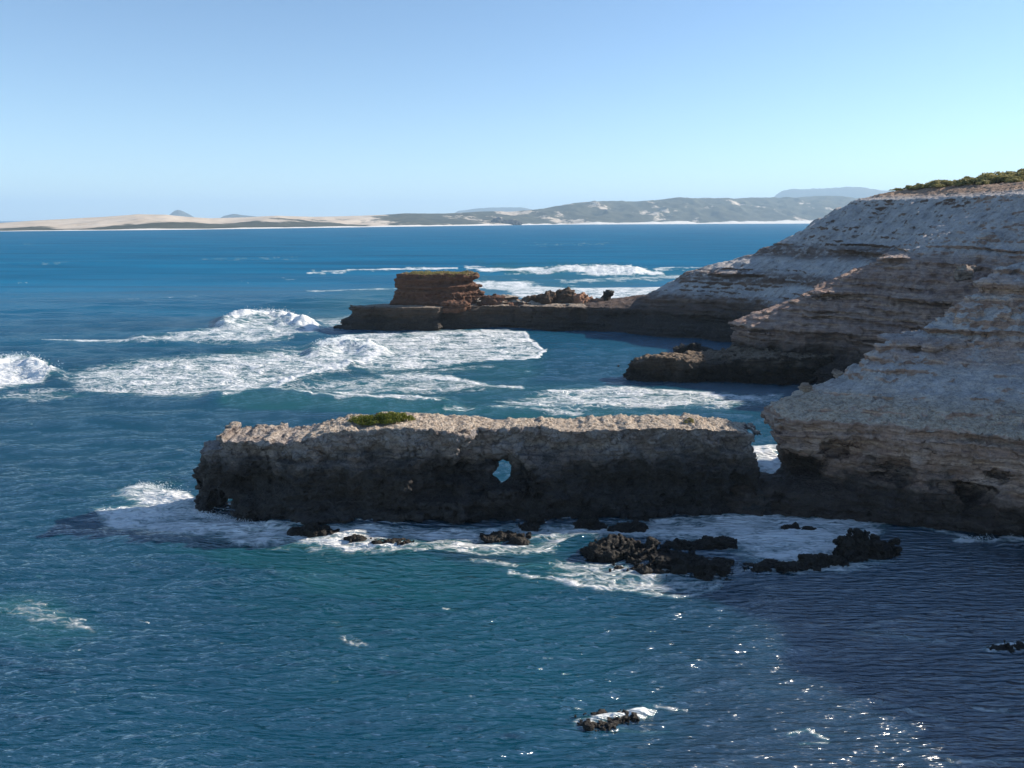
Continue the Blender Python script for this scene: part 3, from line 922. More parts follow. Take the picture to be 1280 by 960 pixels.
def far_material(name, mode):
    N = NT(name)
    geo = N.n('ShaderNodeNewGeometry'); P = geo.outputs['Position']
    sp = N.n('ShaderNodeSeparateXYZ'); N.link(P, sp.inputs[0]); z = sp.outputs[2]
    P2 = N.scaled(P, (1, .45, 1.5))
    n1 = N.noise(P2, .0022 if mode != 'far' else .0005, 6, .62); n2 = N.noise(P2, .012, 5, .65)
    sand = N.ramp(n2, [(.3, (.50, .40, .30)), (.6, (.62, .52, .41)), (.8, (.68, .6, .5))])
    scrub = N.ramp(n2, [(.3, (.035, .038, .022)), (.55, (.07, .068, .042)), (.8, (.13, .115, .075))])
    if mode == 'dune':
        v = N.m('ADD', N.m('MULTIPLY', N.attr('rise'), .85), N.m('MULTIPLY', N.m('SUBTRACT', n1, .5), 2.2))
        v = N.m('ADD', v, N.m('MULTIPLY', N.attr('side'), -.42))
        c = N.mix(N.mapr(v, .10, .22), scrub, sand)
    elif mode == 'hill':
        v = N.m('ADD', n1, N.m('MULTIPLY', N.attr('side'), .10))
        v = N.m('ADD', v, N.m('MULTIPLY', N.m('SUBTRACT', n2, .5), .35))
        c = N.mix(N.mapr(v, .625, .69), scrub, sand)
    else:
        c = scrub
    if mode != 'far':
        c = N.mix(N.attr('beach'), c, (.74, .70, .64))
    N.link(c, N.b.inputs['Base Color']); N.b.inputs['Roughness'].default_value = .95
    N.b.inputs['Specular IOR Level'].default_value = .1
    return N.mat


def far_strip(name, label, ridge, x0, x1, nx, nv, mode, back=1.35, rough=.12, seed=0, dist=None, side=(0, 1), beach=0.0):
    xs = np.linspace(x0, x1, nx)
    ry = np.interp(xs, *zip(*ridge))
    vv = np.concatenate([np.linspace(0, .06, 6), np.linspace(.07, 1.5, nv)])
    V, X = np.meshgrid(vv, xs)
    r = (X - 640) / FPX
    if dist is None:
        sy = np.interp(xs, *SHORE); rs = np.array([math.hypot(*ground(a, b)) for a, b in zip(xs, sy)])
    else:
        rs = np.full(nx, dist)
    k = np.sqrt(1 + (r * CP) ** 2)
    rs = rs[:, None]
    R = rs * (1 + (back - 1) * V)
    az = np.arctan2(r, CP)
    Xw, Yw = R * np.sin(az), R * np.cos(az)
    rid = CAM_H + (275 - ry)[:, None] / FPX * (rs * back) * .985
    n = fbm(Xw / 520 + seed, Yw / 900, 0 * Xw + seed, 5)
    n2 = ridged(Xw / 260, Yw / 420 + seed, 0 * Xw, 4) - .6
    rise = np.where(V < 1, sstep(0, 1, V) * .55 + .45 * V ** .7, 1 - .9 * (V - 1))
    amp = rough * np.clip(V * (1.0 - V) * 4, 0, 1) + .03
    Z = rid * np.clip(rise + amp * (n + .5 * n2), 0, 1.02)
    Z = np.where(V < .02, V * 60, np.maximum(Z, 1.0)) - .6
    verts = np.stack([Xw, Yw, Z], -1).reshape(-1, 3)
    nyv = len(vv)
    i = np.arange(nx - 1)[:, None] * nyv + np.arange(nyv - 1)[None, :]
    q = np.stack([i, i + nyv, i + nyv + 1, i + 1], -1).reshape(-1, 4)
    o = mesh_from(name, verts, q, far_material(name + '_ground', mode))
    set_attr(o, 'rise', (V * np.ones_like(X)).ravel())
    set_attr(o, 'side', np.clip((X - side[0]) / (side[1] - side[0]), 0, 1).ravel())
    set_attr(o, 'beach', (sstep(beach + .012, beach, V + .004 * n) * (beach > 0)).ravel())
    tag(o, label, kind='structure')
    return o


far_strip('sand_dunes', 'long pale sand dunes with dark scrub along the far left shore',
          [(-500, 281), (0, 279.2), (40, 277), (70, 275.3), (100, 274), (150, 271), (190, 268.3), (225, 268.4), (250, 271), (280, 272.8), (320, 272), (360, 270), (400, 271), (440, 270), (480, 268.6), (520, 269), (570, 272), (640, 276)],
          -500, 640, 520, 60, 'dune', rough=.22, seed=2.2, side=(180, 560), beach=.035)
far_strip('hills', 'hazy scrub-covered hills with bare sand patches above a white beach',
          [(430, 279), (470, 270), (510, 267.5), (560, 267), (600, 265), (640, 265.3), (670, 263), (700, 257.5), (725, 254), (760, 252.5), (800, 253), (850, 249.5), (900, 250.5), (950, 250), (1000, 248.5), (1060, 251), (1120, 252), (1500, 253)],
          430, 1500, 520, 70, 'hill', back=1.4, rough=.2, seed=7.7, side=(1000, 560), beach=.04)
for rid, x0, x1, lab, dd in (
        ([(222, 276), (228, 270.5), (236, 265), (241, 263.3), (247, 265), (257, 270), (266, 276)], 222, 266, 'small blue cone-shaped hill peeping over the dunes', 13000),
        ([(285, 276), (295, 270), (308, 267.6), (325, 270), (345, 272), (360, 276)], 285, 360, 'low dark blue hill behind the dunes, right of the cone', 12000),
        ([(555, 276), (575, 264), (595, 261), (610, 260), (630, 259.3), (650, 259.8), (668, 263), (690, 276)], 555, 690, 'pale blue flat hill on the horizon at centre', 16000),
        ([(930, 276), (953, 247), (962, 241), (975, 239), (1010, 239.5), (1040, 238.3), (1060, 238.8), (1085, 243), (1120, 247), (1170, 276)], 930, 1170, 'highest pale blue flat-topped mountain on the horizon, right', 18000)):
    far_strip('distant_hill', lab, rid, x0, x1, 80, 14, 'far', back=1.06, rough=.05, seed=x0 * .1, dist=dd)
# dark rocky islet before the far hills
x, y = ground(629, 281.4)
k = y / 5000
rock('rocky_islet', [((x - 30 * k, y, 5), (48 * k, 40, 34 * k)), ((x + 30 * k, y, 2), (58 * k, 40, 30 * k)), ((x, y, 2), (95 * k, 45, 20 * k))], 5.0, MAT_REEF,
     'tiny dark rocky islet in front of the hazy far hills', 'islet', jag=9, freq=.02, seed=50)

# ------------------------------------------------------------------ the sea
rr = [24.0]
while rr[-1] < 9000:
    r0 = rr[-1]
    rr.append(r0 + max(.125, r0 * r0 / (45000.0 if 150 < r0 < 320 else 24500.0)))
rr += [12000, 17000, 25000, 38000]
rr = np.array(rr)
aa = np.radians(np.linspace(-52, 52, 1240))
Rg, Ag = np.meshgrid(rr, aa, indexing='ij')
SX, SY = (Rg * np.sin(Ag)).astype(F32), (Rg * np.cos(Ag)).astype(F32)
DR = np.gradient(rr)[:, None] * np.ones_like(Rg)
# survey coordinates of every water point (flat sea level), used to place foam where the photograph has it
depth = SY * CP + CAM_H * SP
PX = (640 + FPX * SX / depth).astype(F32)
PY = (480 - FPX * (SY * SP - CAM_H * CP) / depth).astype(F32)

wr = np.random.default_rng(21)
H = np.zeros_like(SX); HX = np.zeros_like(SX); HY = np.zeros_like(SX)
gust = .9 + .35 * sstep(-.5, .6, fbm(SX * .012, SY * .012, 0 * SX + 4.4, 3))
calm = sstep(2, 20, SX + .5 * (50 - SY)) * sstep(95, 75, SY) + sstep(15, 40, SX) * sstep(120, 140, SY) * sstep(230, 210, SY)
shelter = 1 - .55 * np.clip(calm, 0, 1)
NW = 72
for i in range(NW):
    lam = math.exp(math.log(.6) + (math.log(15.0) - math.log(.6)) * ((i + wr.random()) / NW) ** 1.35)
    th = math.radians(-83) + wr.normal() * (.27 if lam < 4 else .30)
    kx, ky = 2 * math.pi / lam * math.cos(th), 2 * math.pi / lam * math.sin(th)
    amp = .046 * lam / (2 * math.pi) * (1.35 if lam < 3.0 else .85)
    fade = np.clip(lam / (DR * 2.2) - 1.0, 0, 1) * gust * shelter
    ph = kx * SX + ky * SY + wr.random() * 6.28
    H += amp * fade * np.sin(ph)
    c = np.cos(ph) * amp * fade * .5
    HX += c * math.cos(th); HY += c * math.sin(th)
for lam, amp, deg in ((42, .20, -82), (61, .28, -95), (88, .38, -88), (130, .5, -84), (33, .14, -70)):
    th = math.radians(deg); k = 2 * math.pi / lam
    ph = k * (math.cos(th) * SX + math.sin(th) * SY) + wr.random() * 6.28 + .9 * fbm(SX * .004, SY * .006, 0 * SX + lam, 2)
    s = np.sin(ph)
    H += amp * (s + .25 * s * s) * np.clip(lam / (DR * 2.2) - 1, 0, 1) * (1 - .55 * sstep(-10, 40, SX) * sstep(300, 200, SY)) * sstep(60, 120, SY)

FOAM = np.zeros_like(SX); LIFT = np.zeros_like(SX); SHAL = np.zeros_like(SX); REEF_SHADE = np.zeros_like(SX)
# the outlines are ragged by a warp fixed to the water
WPX = PX + 9 * fbm(SX * .05, SY * .05, 0 * SX + 1.1, 3) + 3 * fbm(SX * .3, SY * .3, 0 * SX + 7, 2)
WPY = PY + 3.0 * fbm(SX * .05, SY * .05, 0 * SX + 6.1, 3) + 1.2 * fbm(SX * .3, SY * .3, 0 * SX + 2, 2)


def _box(pts, m):
    xs = [p[0] for p in pts]; ys = [p[1] for p in pts]
    return (PX > min(xs) - m - 30) & (PX < max(xs) + m + 30) & (PY > min(ys) - m - 12) & (PY < max(ys) + m + 12)


def stroke(T, pts, w, s, soft=1.0, ky=2.2, mode='max', warp=1.0):
    """a streak along pts; w = half width in survey pixels across (vertical squeezed by ky)"""
    m = _box(pts, w * 2.5)
    x = PX[m] * (1 - warp) + WPX[m] * warp; y = (PY[m] * (1 - warp) + WPY[m] * warp) * ky
    d = np.full(x.shape, 1e9, F32)
    for (ax_, ay_), (bx_, by_) in zip(pts[:-1], pts[1:]):
        ay2, by2 = ay_ * ky, by_ * ky
        ex, ey = bx_ - ax_, by2 - ay2
        t = np.clip(((x - ax_) * ex + (y - ay2) * ey) / (ex * ex + ey * ey + 1e-6), 0, 1)
        d = np.minimum(d, np.hypot(x - ax_ - t * ex, y - ay2 - t * ey))
    v = s * sstep(w * (1 + soft), w * (1 - soft), d)
    if mode == 'max': T[m] = np.maximum(T[m], v)
    else: T[m] += v


def patch(T, pts, s, soft=6, ky=2.2, mode='max', warp=1.0):
    m = _box(pts, soft * 2)
    x = PX[m] * (1 - warp) + WPX[m] * warp; y = (PY[m] * (1 - warp) + WPY[m] * warp) * ky
    d = poly_sdf(x, y, [(a, b * ky) for a, b in pts])
    v = s * sstep(soft, -soft, d)
    if mode == 'max': T[m] = np.maximum(T[m], v)
    else: T[m] += v


def surge(pts, w, h, ky=2.2):
    stroke(LIFT, pts, w, h, 1.0, ky, warp=.4)


# -- outer breaker with its plume
patch(FOAM, [(110, 429), (200, 422), (262, 412), (300, 402), (335, 397), (365, 399), (386, 412), (396, 424), (330, 430), (200, 432)], .74, 9)
stroke(FOAM, [(296, 402), (318, 396), (345, 396), (368, 402), (384, 414)], 11, 1.5, .7)
stroke(FOAM, [(55, 425.5), (90, 427.5), (130, 428), (230, 427)], 4, .85)
surge([(285, 406), (320, 400), (350, 400), (378, 410)], 15, 2.6)
surge([(180, 426), (290, 420), (390, 420)], 14, .9)
# -- inner white water and its roller
patch(FOAM, [(70, 474), (170, 452), (300, 441), (400, 434), (462, 436), (482, 450), (440, 464), (360, 480), (330, 494), (200, 494), (110, 488)], .78, 26)
patch(FOAM, [(190, 470), (300, 450), (400, 442), (440, 452), (380, 466), (300, 480)], .72, 16)
stroke(FOAM, [(402, 436), (425, 430), (452, 432), (478, 444)], 7, 1.25, .7)
stroke(FOAM, [(322, 492), (345, 482), (378, 472), (430, 462), (462, 454), (478, 447)], 6, 1.2, .7)
surge([(398, 440), (430, 433), (470, 442)], 13, 2.0)
surge([(330, 490), (378, 474), (440, 462)], 10, .9)
# -- breaker at the left edge
patch(FOAM, [(-60, 462), (0, 458), (26, 455), (50, 463), (68, 472), (48, 480), (0, 488), (-60, 494)], 1.1, 6)
surge([(-60, 462), (0, 461), (34, 461), (60, 470)], 14, 2.2)
patch(FOAM, [(-60, 494), (0, 490), (70, 484), (130, 492), (60, 500), (-60, 502)], .5, 8)
# -- sheet of foam running into the lagoon
patch(FOAM, [(396, 428), (440, 420), (560, 415), (640, 417), (668, 426), (681, 438), (668, 448), (620, 455), (540, 461), (470, 466), (430, 458)], .80, 7)
stroke(FOAM, [(600, 417), (650, 420), (669, 428), (682, 438), (670, 447), (640, 452)], 3, 1.15, .8, warp=.6)
patch(FOAM, [(470, 462), (560, 460), (640, 458), (560, 472), (470, 478)], .40, 8)
# -- streaks between lagoon and arch
patch(FOAM, [(330, 486), (420, 474), (520, 470), (600, 478), (655, 487), (560, 492), (420, 496)], .60, 13)
stroke(FOAM, [(480, 473), (540, 473), (600, 480), (648, 486)], 5, .95)
patch(FOAM, [(620, 502), (700, 488), (780, 484), (870, 488), (980, 496), (985, 504), (900, 508), (760, 512), (660, 512)], .72, 13)
stroke(FOAM, [(690, 489), (760, 486), (860, 490), (975, 497)], 5, .95)
stroke(FOAM, [(280, 500), (318, 495), (345, 493), (420, 499), (560, 503)], 4, .85)
stroke(FOAM, [(420, 493), (500, 500), (560, 505)], 5, .8)
stroke(FOAM, [(560, 512), (640, 510), (720, 516)], 4, .7)
surge([(270, 499), (330, 496), (440, 501), (560, 506)], 16, 1.1)
surge([(600, 508), (700, 512), (800, 516)], 14, .6)
# -- gap between arch and headland
patch(FOAM, [(940, 556), (975, 556), (990, 600), (990, 640), (950, 640)], .95, 6)
# -- far lines
stroke(FOAM, [(388, 341), (430, 339.5), (480, 337), (530, 334.8), (570, 336.5)], 3.2, 1.0)
stroke(FOAM, [(470, 336.5), (530, 334.5), (560, 335.5)], 3, 1.0)
stroke(FOAM, [(585, 335.5), (605, 335)], 3, 1.0)
stroke(FOAM, [(600, 338), (680, 338), (735, 336.5), (752, 334.5), (790, 338), (822, 342)], 4.5, 1.15)
patch(FOAM, [(640, 340), (730, 336), (800, 338), (825, 342), (790, 346), (680, 343)], .95, 4)
surge([(700, 338), (748, 336), (790, 339)], 12, 2.0)
stroke(FOAM, [(820, 337), (860, 336), (910, 334.5)], 3, .85)
patch(FOAM, [(590, 354), (640, 353), (720, 358), (790, 362), (840, 356), (850, 366), (800, 382), (700, 380), (610, 366)], .82, 6)
stroke(FOAM, [(592, 352), (640, 354), (700, 360), (770, 372)], 5, 1.0)
stroke(FOAM, [(700, 352), (780, 349), (860, 346)], 4, .7)
patch(FOAM, [(390, 398), (430, 392), (490, 384), (460, 400), (430, 416), (400, 412)], .58, 8)
stroke(FOAM, [(388, 366), (440, 364), (494, 361)], 4, .72)
stroke(FOAM, [(150, 378), (250, 372)], 2, .35)
for pts in ([(40, 330), (130, 329)], [(250, 324), (380, 322)], [(620, 306), (760, 305)], [(300, 352), (370, 349)], [(560, 346), (640, 344)]):
    stroke(FOAM, pts, 1.6, .42)
# -- around the left end of the arch
patch(FOAM, [(140, 622), (165, 612), (195, 608), (225, 622), (252, 634), (262, 645), (230, 642), (190, 636)], .78, 8)
stroke(FOAM, [(172, 612), (196, 612), (215, 624), (250, 634)], 6, 1.05)
surge([(170, 614), (200, 616), (240, 632)], 20, .8)
patch(FOAM, [(140, 655), (200, 652), (240, 640), (275, 642), (330, 660), (420, 668), (400, 676), (300, 672), (200, 668)], .66, 10)
stroke(FOAM, [(245, 640), (280, 648), (330, 660)], 9, .95)
surge([(245, 648), (285, 652), (320, 662)], 24, .35)
stroke(FOAM, [(195, 664), (240, 662), (290, 668), (360, 672), (420, 681), (500, 682)], 5, 1.0)
stroke(FOAM, [(350, 672), (400, 678), (440, 680)], 8, 1.05)
patch(FOAM, [(330, 674), (420, 672), (520, 674), (640, 684), (700, 678), (690, 690), (600, 698), (480, 690), (400, 688)], .66, 10)
stroke(FOAM, [(440, 682), (540, 678), (640, 684), (700, 676)], 6, .85)
patch(FOAM, [(400, 662), (540, 662), (700, 658), (760, 664), (700, 676), (540, 676), (420, 672)], .70, 10)
patch(FOAM, [(120, 640), (170, 634), (235, 640), (300, 650), (340, 664), (420, 670), (420, 684), (330, 682), (220, 668), (140, 660)], .92, 12)
patch(FOAM, [(320, 662), (420, 668), (560, 662), (700, 658), (800, 652), (800, 664), (690, 672), (560, 676), (420, 680), (330, 674)], .80, 9)
patch(FOAM, [(150, 612), (190, 604), (232, 620), (248, 640), (200, 640), (160, 630)], .85, 10)
# -- shaded foam among the reefs
patch(FOAM, [(690, 660), (800, 650), (920, 642), (1020, 638), (1085, 636), (1108, 650), (1104, 668), (1050, 690), (960, 706), (920, 690), (840, 676), (740, 676)], .88, 18)
patch(FOAM, [(900, 652), (1000, 644), (1080, 642), (1100, 656), (1040, 684), (960, 692), (900, 676)], 1.0, 18)
patch(FOAM, [(680, 700), (740, 700), (800, 708), (880, 722), (930, 720), (860, 738), (760, 736), (690, 722)], .64, 12)
stroke(FOAM, [(640, 716), (700, 726), (770, 735), (850, 742), (900, 730)], 5, .8)
patch(FOAM, [(900, 690), (1000, 690), (1060, 690), (1120, 700), (1060, 712), (960, 716)], .58, 12)
stroke(FOAM, [(1100, 636), (1092, 632), (1086, 638)], 4, 1.1)
stroke(FOAM, [(1140, 655), (1175, 664), (1215, 676), (1250, 680), (1290, 682)], 5, .7)
stroke(FOAM, [(1195, 676), (1212, 677)], 6, 1.0); stroke(FOAM, [(1258, 676), (1280, 678), (1310, 684)], 9, 1.1)
surge([(1258, 678), (1285, 680)], 12, .7)
stroke(FOAM, [(590, 704), (680, 706)], 5, .55)
# -- foreground scraps
patch(FOAM, [(-20, 752), (40, 746), (90, 770), (118, 790), (60, 782), (0, 770)], .42, 12)
stroke(FOAM, [(726, 905), (757, 897), (780, 893), (802, 889)], 11, 1.3); stroke(LIFT, [(735, 902), (757, 896), (798, 889)], 7, .3)
stroke(FOAM, [(722, 906), (760, 905)], 4, .6); stroke(FOAM, [(800, 880), (850, 886)], 4, .5); stroke(FOAM, [(760, 912), (830, 910)], 4, .5)
stroke(FOAM, [(985, 918), (1010, 914), (1034, 924)], 4, .7); stroke(FOAM, [(1000, 928), (1036, 928)], 4, .6)
stroke(FOAM, [(1236, 808), (1262, 804), (1290, 805)], 8, 1.1)
stroke(FOAM, [(1100, 880), (1180, 900)], 8, .42); stroke(FOAM, [(1190, 950), (1260, 952)], 8, .5); stroke(FOAM, [(1220, 885), (1270, 890)], 6, .45)
stroke(FOAM, [(290, 752), (330, 757)], 6, .34); stroke(FOAM, [(420, 778), (446, 812)], 12, .30); stroke(FOAM, [(1080, 790), (1180, 798)], 8, .4)
fr = np.random.default_rng(5)
for i in range(110):                                                      # scattered small whitecaps
    X_ = fr.uniform(-40, 1280); Y_ = 300 + 640 * fr.random() ** .8
    if 230 < X_ < 1280 and 520 < Y_ < 760: continue
    l_ = fr.uniform(1.5, 6) * (.5 + Y_ / 900)
    stroke(FOAM, [(X_ - l_, Y_ + fr.normal() * .8), (X_ + l_, Y_)], 1.0 + Y_ / 520, fr.uniform(.30, .58), warp=1.5)

# -- colour of the water body: pale turquoise where thin or aerated, darker over reef, spread to blur the cliff shadow
patch(SHAL, [(270, 496), (420, 500), (600, 506), (860, 512), (860, 524), (560, 518), (400, 514), (280, 508)], .85, 8)
patch(SHAL, [(100, 470), (300, 440), (470, 436), (680, 440), (660, 480), (980, 496), (980, 512), (600, 512), (300, 500)], .45, 20)
patch(SHAL, [(130, 620), (200, 600), (250, 640), (420, 668), (700, 680), (720, 730), (560, 760), (380, 740), (200, 680)], .50, 30)
patch(SHAL, [(300, 720), (620, 720), (820, 780), (900, 900), (600, 930), (360, 860)], .20, 90)
patch(SHAL, [(-60, 745), (60, 738), (130, 790), (60, 810), (-60, 800)], .55, 25)
patch(SHAL, [(270, 402), (330, 396), (390, 412), (300, 420)], .6, 8); patch(SHAL, [(-60, 450), (40, 450), (70, 474), (-60, 480)], .7, 8)
patch(SHAL, [(600, 330), (780, 330), (860, 346), (640, 346)], .5, 8)
patch(SHAL, [(300, 392), (560, 345), (900, 335), (900, 345), (640, 370), (420, 400)], .35, 14)
nn = fbm(SX * .06, SY * .06, 0 * SX + 12, 4)
patch(REEF_SHADE, [(760, 1000), (790, 880), (800, 790), (860, 735), (1300, 690), (1400, 1000), (760, 1000)], 1.0, 110)  # reef dark, painted on past the cliff shadow to soften its edge
REEF_SHADE = np.clip(REEF_SHADE * (.55 + .6 * sstep(-.35, .45, nn)), 0, 1)
patch(REEF_SHADE, [(520, 698), (600, 694), (680, 700), (600, 708)], .8, 8); patch(REEF_SHADE, [(420, 676), (520, 680), (440, 684)], .6, 6)
patch(REEF_SHADE, [(690, 690), (900, 730), (1050, 720), (960, 740), (760, 730)], .7, 18); patch(REEF_SHADE, [(690, 905), (830, 880), (830, 915)], .8, 15)

rag = 1 + .55 * fbm(SX * .22, SY * .22, 0 * SX + 31, 3)
rag = rag + .22 * fbm(SX * .9, SY * .5, 0 * SX + 13, 3) * sstep(.8, 1.1, FOAM)
LIFT *= np.clip(rag, .35, 1.6) * .8
H += LIFT + .22 * np.clip(FOAM - .35, 0, 1) * (fbm(SX * .8, SY * .8, 0 * SX + 3, 3)) * np.clip(2.5 - DR, 0, 1)
near_rock = sstep(0, 1, np.clip(FOAM, 0, 1)) * sstep(600, 660, PY) * sstep(770, 730, PY)
H = H * (1 - .45 * near_rock)
far_fade = sstep(9000, 3000, Rg)
verts = np.stack([SX + HX, SY + HY, H * far_fade], -1).reshape(-1, 3)
nr, na = SX.shape
i = np.arange(nr - 1)[:, None] * na + np.arange(na - 1)[None, :]
q = np.stack([i, i + na, i + na + 1, i + 1], -1).reshape(-1, 4)[:, ::-1]
sea = mesh_from('sea', verts, q, None)
set_attr(sea, 'foam', FOAM.ravel()); set_attr(sea, 'calm', np.clip(calm, 0, 1).ravel()); set_attr(sea, 'shallow', np.clip(SHAL * (1 + .5 * nn), 0, 1).ravel()); set_attr(sea, 'reef', REEF_SHADE.ravel())
tag(sea, 'deep blue-green sea with breaking swell and lacy foam', kind='structure')


def sea_material():
    N = NT('sea_water')
    geo = N.n('ShaderNodeNewGeometry'); P = geo.outputs['Position']
    P0 = N.vm('MULTIPLY', P, (1, 1, 0))
    rad = N.n('ShaderNodeVectorMath', operation='LENGTH'); N.link(P0, rad.inputs[0]); rad = rad.outputs['Value']
    F = N.attr('foam'); S = N.attr('shallow'); Rf_shade = N.attr('reef')
    var = N.noise(P0, .03, 4)
    deep = N.ramp(var, [(.3, (.002, .050, .088)), (.7, (.003, .066, .112))])
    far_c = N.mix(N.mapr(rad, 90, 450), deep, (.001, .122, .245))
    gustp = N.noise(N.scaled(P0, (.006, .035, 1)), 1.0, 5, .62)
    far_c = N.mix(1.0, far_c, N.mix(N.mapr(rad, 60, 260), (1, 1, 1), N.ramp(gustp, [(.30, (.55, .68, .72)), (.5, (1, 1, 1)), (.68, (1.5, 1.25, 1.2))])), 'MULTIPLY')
    c = N.mix(S, far_c, (.009, .100, .112))
    c = N.mix(N.m('MULTIPLY', Rf_shade, .85), c, (.010, .034, .064))  # dark reef water; its wide spread also paints a softer shadow edge
    # aerated water round the foam
    c = N.mix(N.m('MULTIPLY', N.mapr(F, .1, .7), .45), c, (.05, .19, .19))
    wv = N.n('ShaderNodeVectorMath', operation='ADD')
    warp = N.n('ShaderNodeTexNoise'); N.link(P0, warp.inputs['Vector']); warp.inputs['Scale'].default_value = .35; warp.inputs['Detail'].default_value = 3
    wsub = N.vm('SUBTRACT', warp.outputs['Color'], (.5, .5, .5))
    wsc = N.n('ShaderNodeVectorMath', operation='SCALE'); N.link(wsub, wsc.inputs[0]); wsc.inputs['Scale'].default_value = 3.0
    N.link(P0, wv.inputs[0]); N.link(wsc.outputs[0], wv.inputs[1]); PW = wv.outputs[0]
    PWs = N.scaled(PW, (.5, 1.25, 1))
    n = N.noise(PWs, .33, 9, .66)
    v1 = N.voro(PWs, .55, 'DISTANCE_TO_EDGE'); v2 = N.voro(PWs, 1.5, 'DISTANCE_TO_EDGE')
    lace = N.m('SUBTRACT', 1.0, N.m('MULTIPLY', N.m('ADD', N.mapr(v1, 0, .30), N.mapr(v2, 0, .32)), .5))
    tex = N.m('ADD', N.m('MULTIPLY', N.m('SUBTRACT', n, .5), 2.3), N.m('MULTIPLY', N.m('SUBTRACT', lace, .42), .55))
    ff = N.mapr(N.m('ADD', F, N.m('MULTIPLY', tex, N.mapr(rad, 110, 220, .95, .80, False))), .42, 1.22)
    ff = N.m('MULTIPLY', ff, N.mapr(F, .05, .3))
    fcol = N.ramp(n, [(.3, (.60, .66, .68)), (.55, (.86, .87, .87))])
    rough = N.m('ADD', N.mapr(rad, 60, 900, .12, .34, False), N.m('MULTIPLY', N.attr('calm'), .10))
    near = N.mapr(rad, 90, 320, 1, 0, False)
    b1 = N.noise(N.scaled(P0, (.30, 1.42, 1)), 1.75, 2.5, .5)
    b2 = N.noise(N.scaled(P0, (.6, 1.5, 1)), .22, 4, .6)
    h = N.m('ADD', N.m('MULTIPLY', b1, N.m('MULTIPLY', near, N.mapr(N.attr('calm'), 0, 1, 1.0, .85, False))), N.m('MULTIPLY', b2, N.mapr(rad, 80, 450, .15, 1.3, False)))
    b3 = N.noise(N.scaled(P0, (.35, 1.2, 1)), .05, 4, .6)
    h = N.m('ADD', h, N.m('MULTIPLY', b3, N.mapr(rad, 200, 900, 0, 10.0, False)))
    h = N.m('ADD', h, N.m('MULTIPLY', N.m('MULTIPLY', ff, n), .35))
    nrm = N.bump(h, 1.0, 1.0)
    # light scattered back from inside the water does not follow the ripples; only the mirror surface does
    body = N.n('ShaderNodeBsdfDiffuse'); N.link(c, body.inputs[0])
    cmb = N.n('ShaderNodeCombineXYZ'); cmb.inputs[2].default_value = 1.0
    soft = N.n('ShaderNodeMix', data_type='VECTOR'); soft.inputs[0].default_value = .82
    N.link(geo.outputs['Normal'], soft.inputs[4]); N.link(cmb.outputs[0], soft.inputs[5])
    N.link(N.vm('NORMALIZE', soft.outputs[1]), body.inputs['Normal'])
    gl = N.n('ShaderNodeBsdfGlossy'); N.link(rough, gl.inputs['Roughness']); N.link(nrm, gl.inputs['Normal'])
    fr_ = N.n('ShaderNodeFresnel'); fr_.inputs['IOR'].default_value = 3.0; N.link(nrm, fr_.inputs['Normal'])
    k = N.m('MULTIPLY', fr_.outputs[0], N.mapr(rad, 70, 480, 1.0, .14, False))
    wm = N.n('ShaderNodeMixShader'); N.link(k, wm.inputs[0]); N.link(body.outputs[0], wm.inputs[1]); N.link(gl.outputs[0], wm.inputs[2])
    N.link(fcol, N.b.inputs['Base Color']); N.b.inputs['Roughness'].default_value = .7; N.b.inputs['Specular IOR Level'].default_value = .15
    N.link(nrm, N.b.inputs['Normal'])
    fm = N.n('ShaderNodeMixShader'); N.link(ff, fm.inputs[0]); N.link(wm.outputs[0], fm.inputs[1]); N.link(N.b.outputs[0], fm.inputs[2])
    N.link(fm.outputs[0], N.out.inputs['Surface'])
    return N.mat


sea.data.materials.append(sea_material())

# ------------------------------------------------------------------ spray thrown up along the breaking crests
sp_r = np.random.default_rng(77); sv_, sf_ = [], []
for pts, nd, hh, wd in (([(292, 402), (320, 397), (350, 397), (382, 410)], 5200, 2.0, 2.4), ([(404, 437), (430, 431), (476, 444)], 3600, 1.3, 2.0), ([(326, 490), (378, 473), (440, 461), (474, 449)], 1800, .5, 1.0),
                        ([(-60, 459), (0, 457), (30, 457), (60, 470)], 3600, 1.5, 2.0), ([(690, 338), (748, 335), (795, 339)], 2400, 2.2, 6.0), ([(168, 612), (196, 611), (240, 632)], 1500, .7, 1.0),
                        ([(244, 641), (285, 652), (330, 662)], 1300, .6, .7), ([(1078, 638), (1092, 633), (1104, 640)], 500, .5, .4), ([(1200, 676), (1260, 677), (1290, 680)], 600, .6, .4)):
    G_ = np.array([ground(*p) for p in pts])
    t = sp_r.random(nd) * (len(G_) - 1); k_ = t.astype(int); u_ = (t - k_)[:, None]
    c_ = G_[k_] * (1 - u_) + G_[k_ + 1] * u_ + sp_r.normal(size=(nd, 2)) * wd * .6
    clump = .5 + .5 * fbm(c_[:, 0] * .5, c_[:, 1] * .3, 0 * c_[:, 0] + 2, 2)
    base_ = np.where(hh > 1, 1.2, .1)
    z_ = base_ + np.abs(sp_r.normal(size=nd)) * hh * np.clip(clump, .15, 1.2) * .62
    s_ = (.03 + .05 * sp_r.random(nd) ** 2) * (1.6 if hh > 1 else .7)
    ctr = np.concatenate([c_, z_[:, None]], 1)
    off = np.array([[1, 0, -.4], [-.5, .87, -.4], [-.5, -.87, -.4], [0, 0, 1]])
    o_ = sum(len(a_) for a_ in sv_)
    sv_.append((ctr[:, None, :] + off[None] * s_[:, None, None]).reshape(-1, 3))
    b_ = o_ + np.arange(nd)[:, None] * 4
    sf_.append(np.concatenate([b_ + np.array([[0, 1, 3]]), b_ + np.array([[1, 2, 3]]), b_ + np.array([[2, 0, 3]]), b_ + np.array([[0, 2, 1]])]))
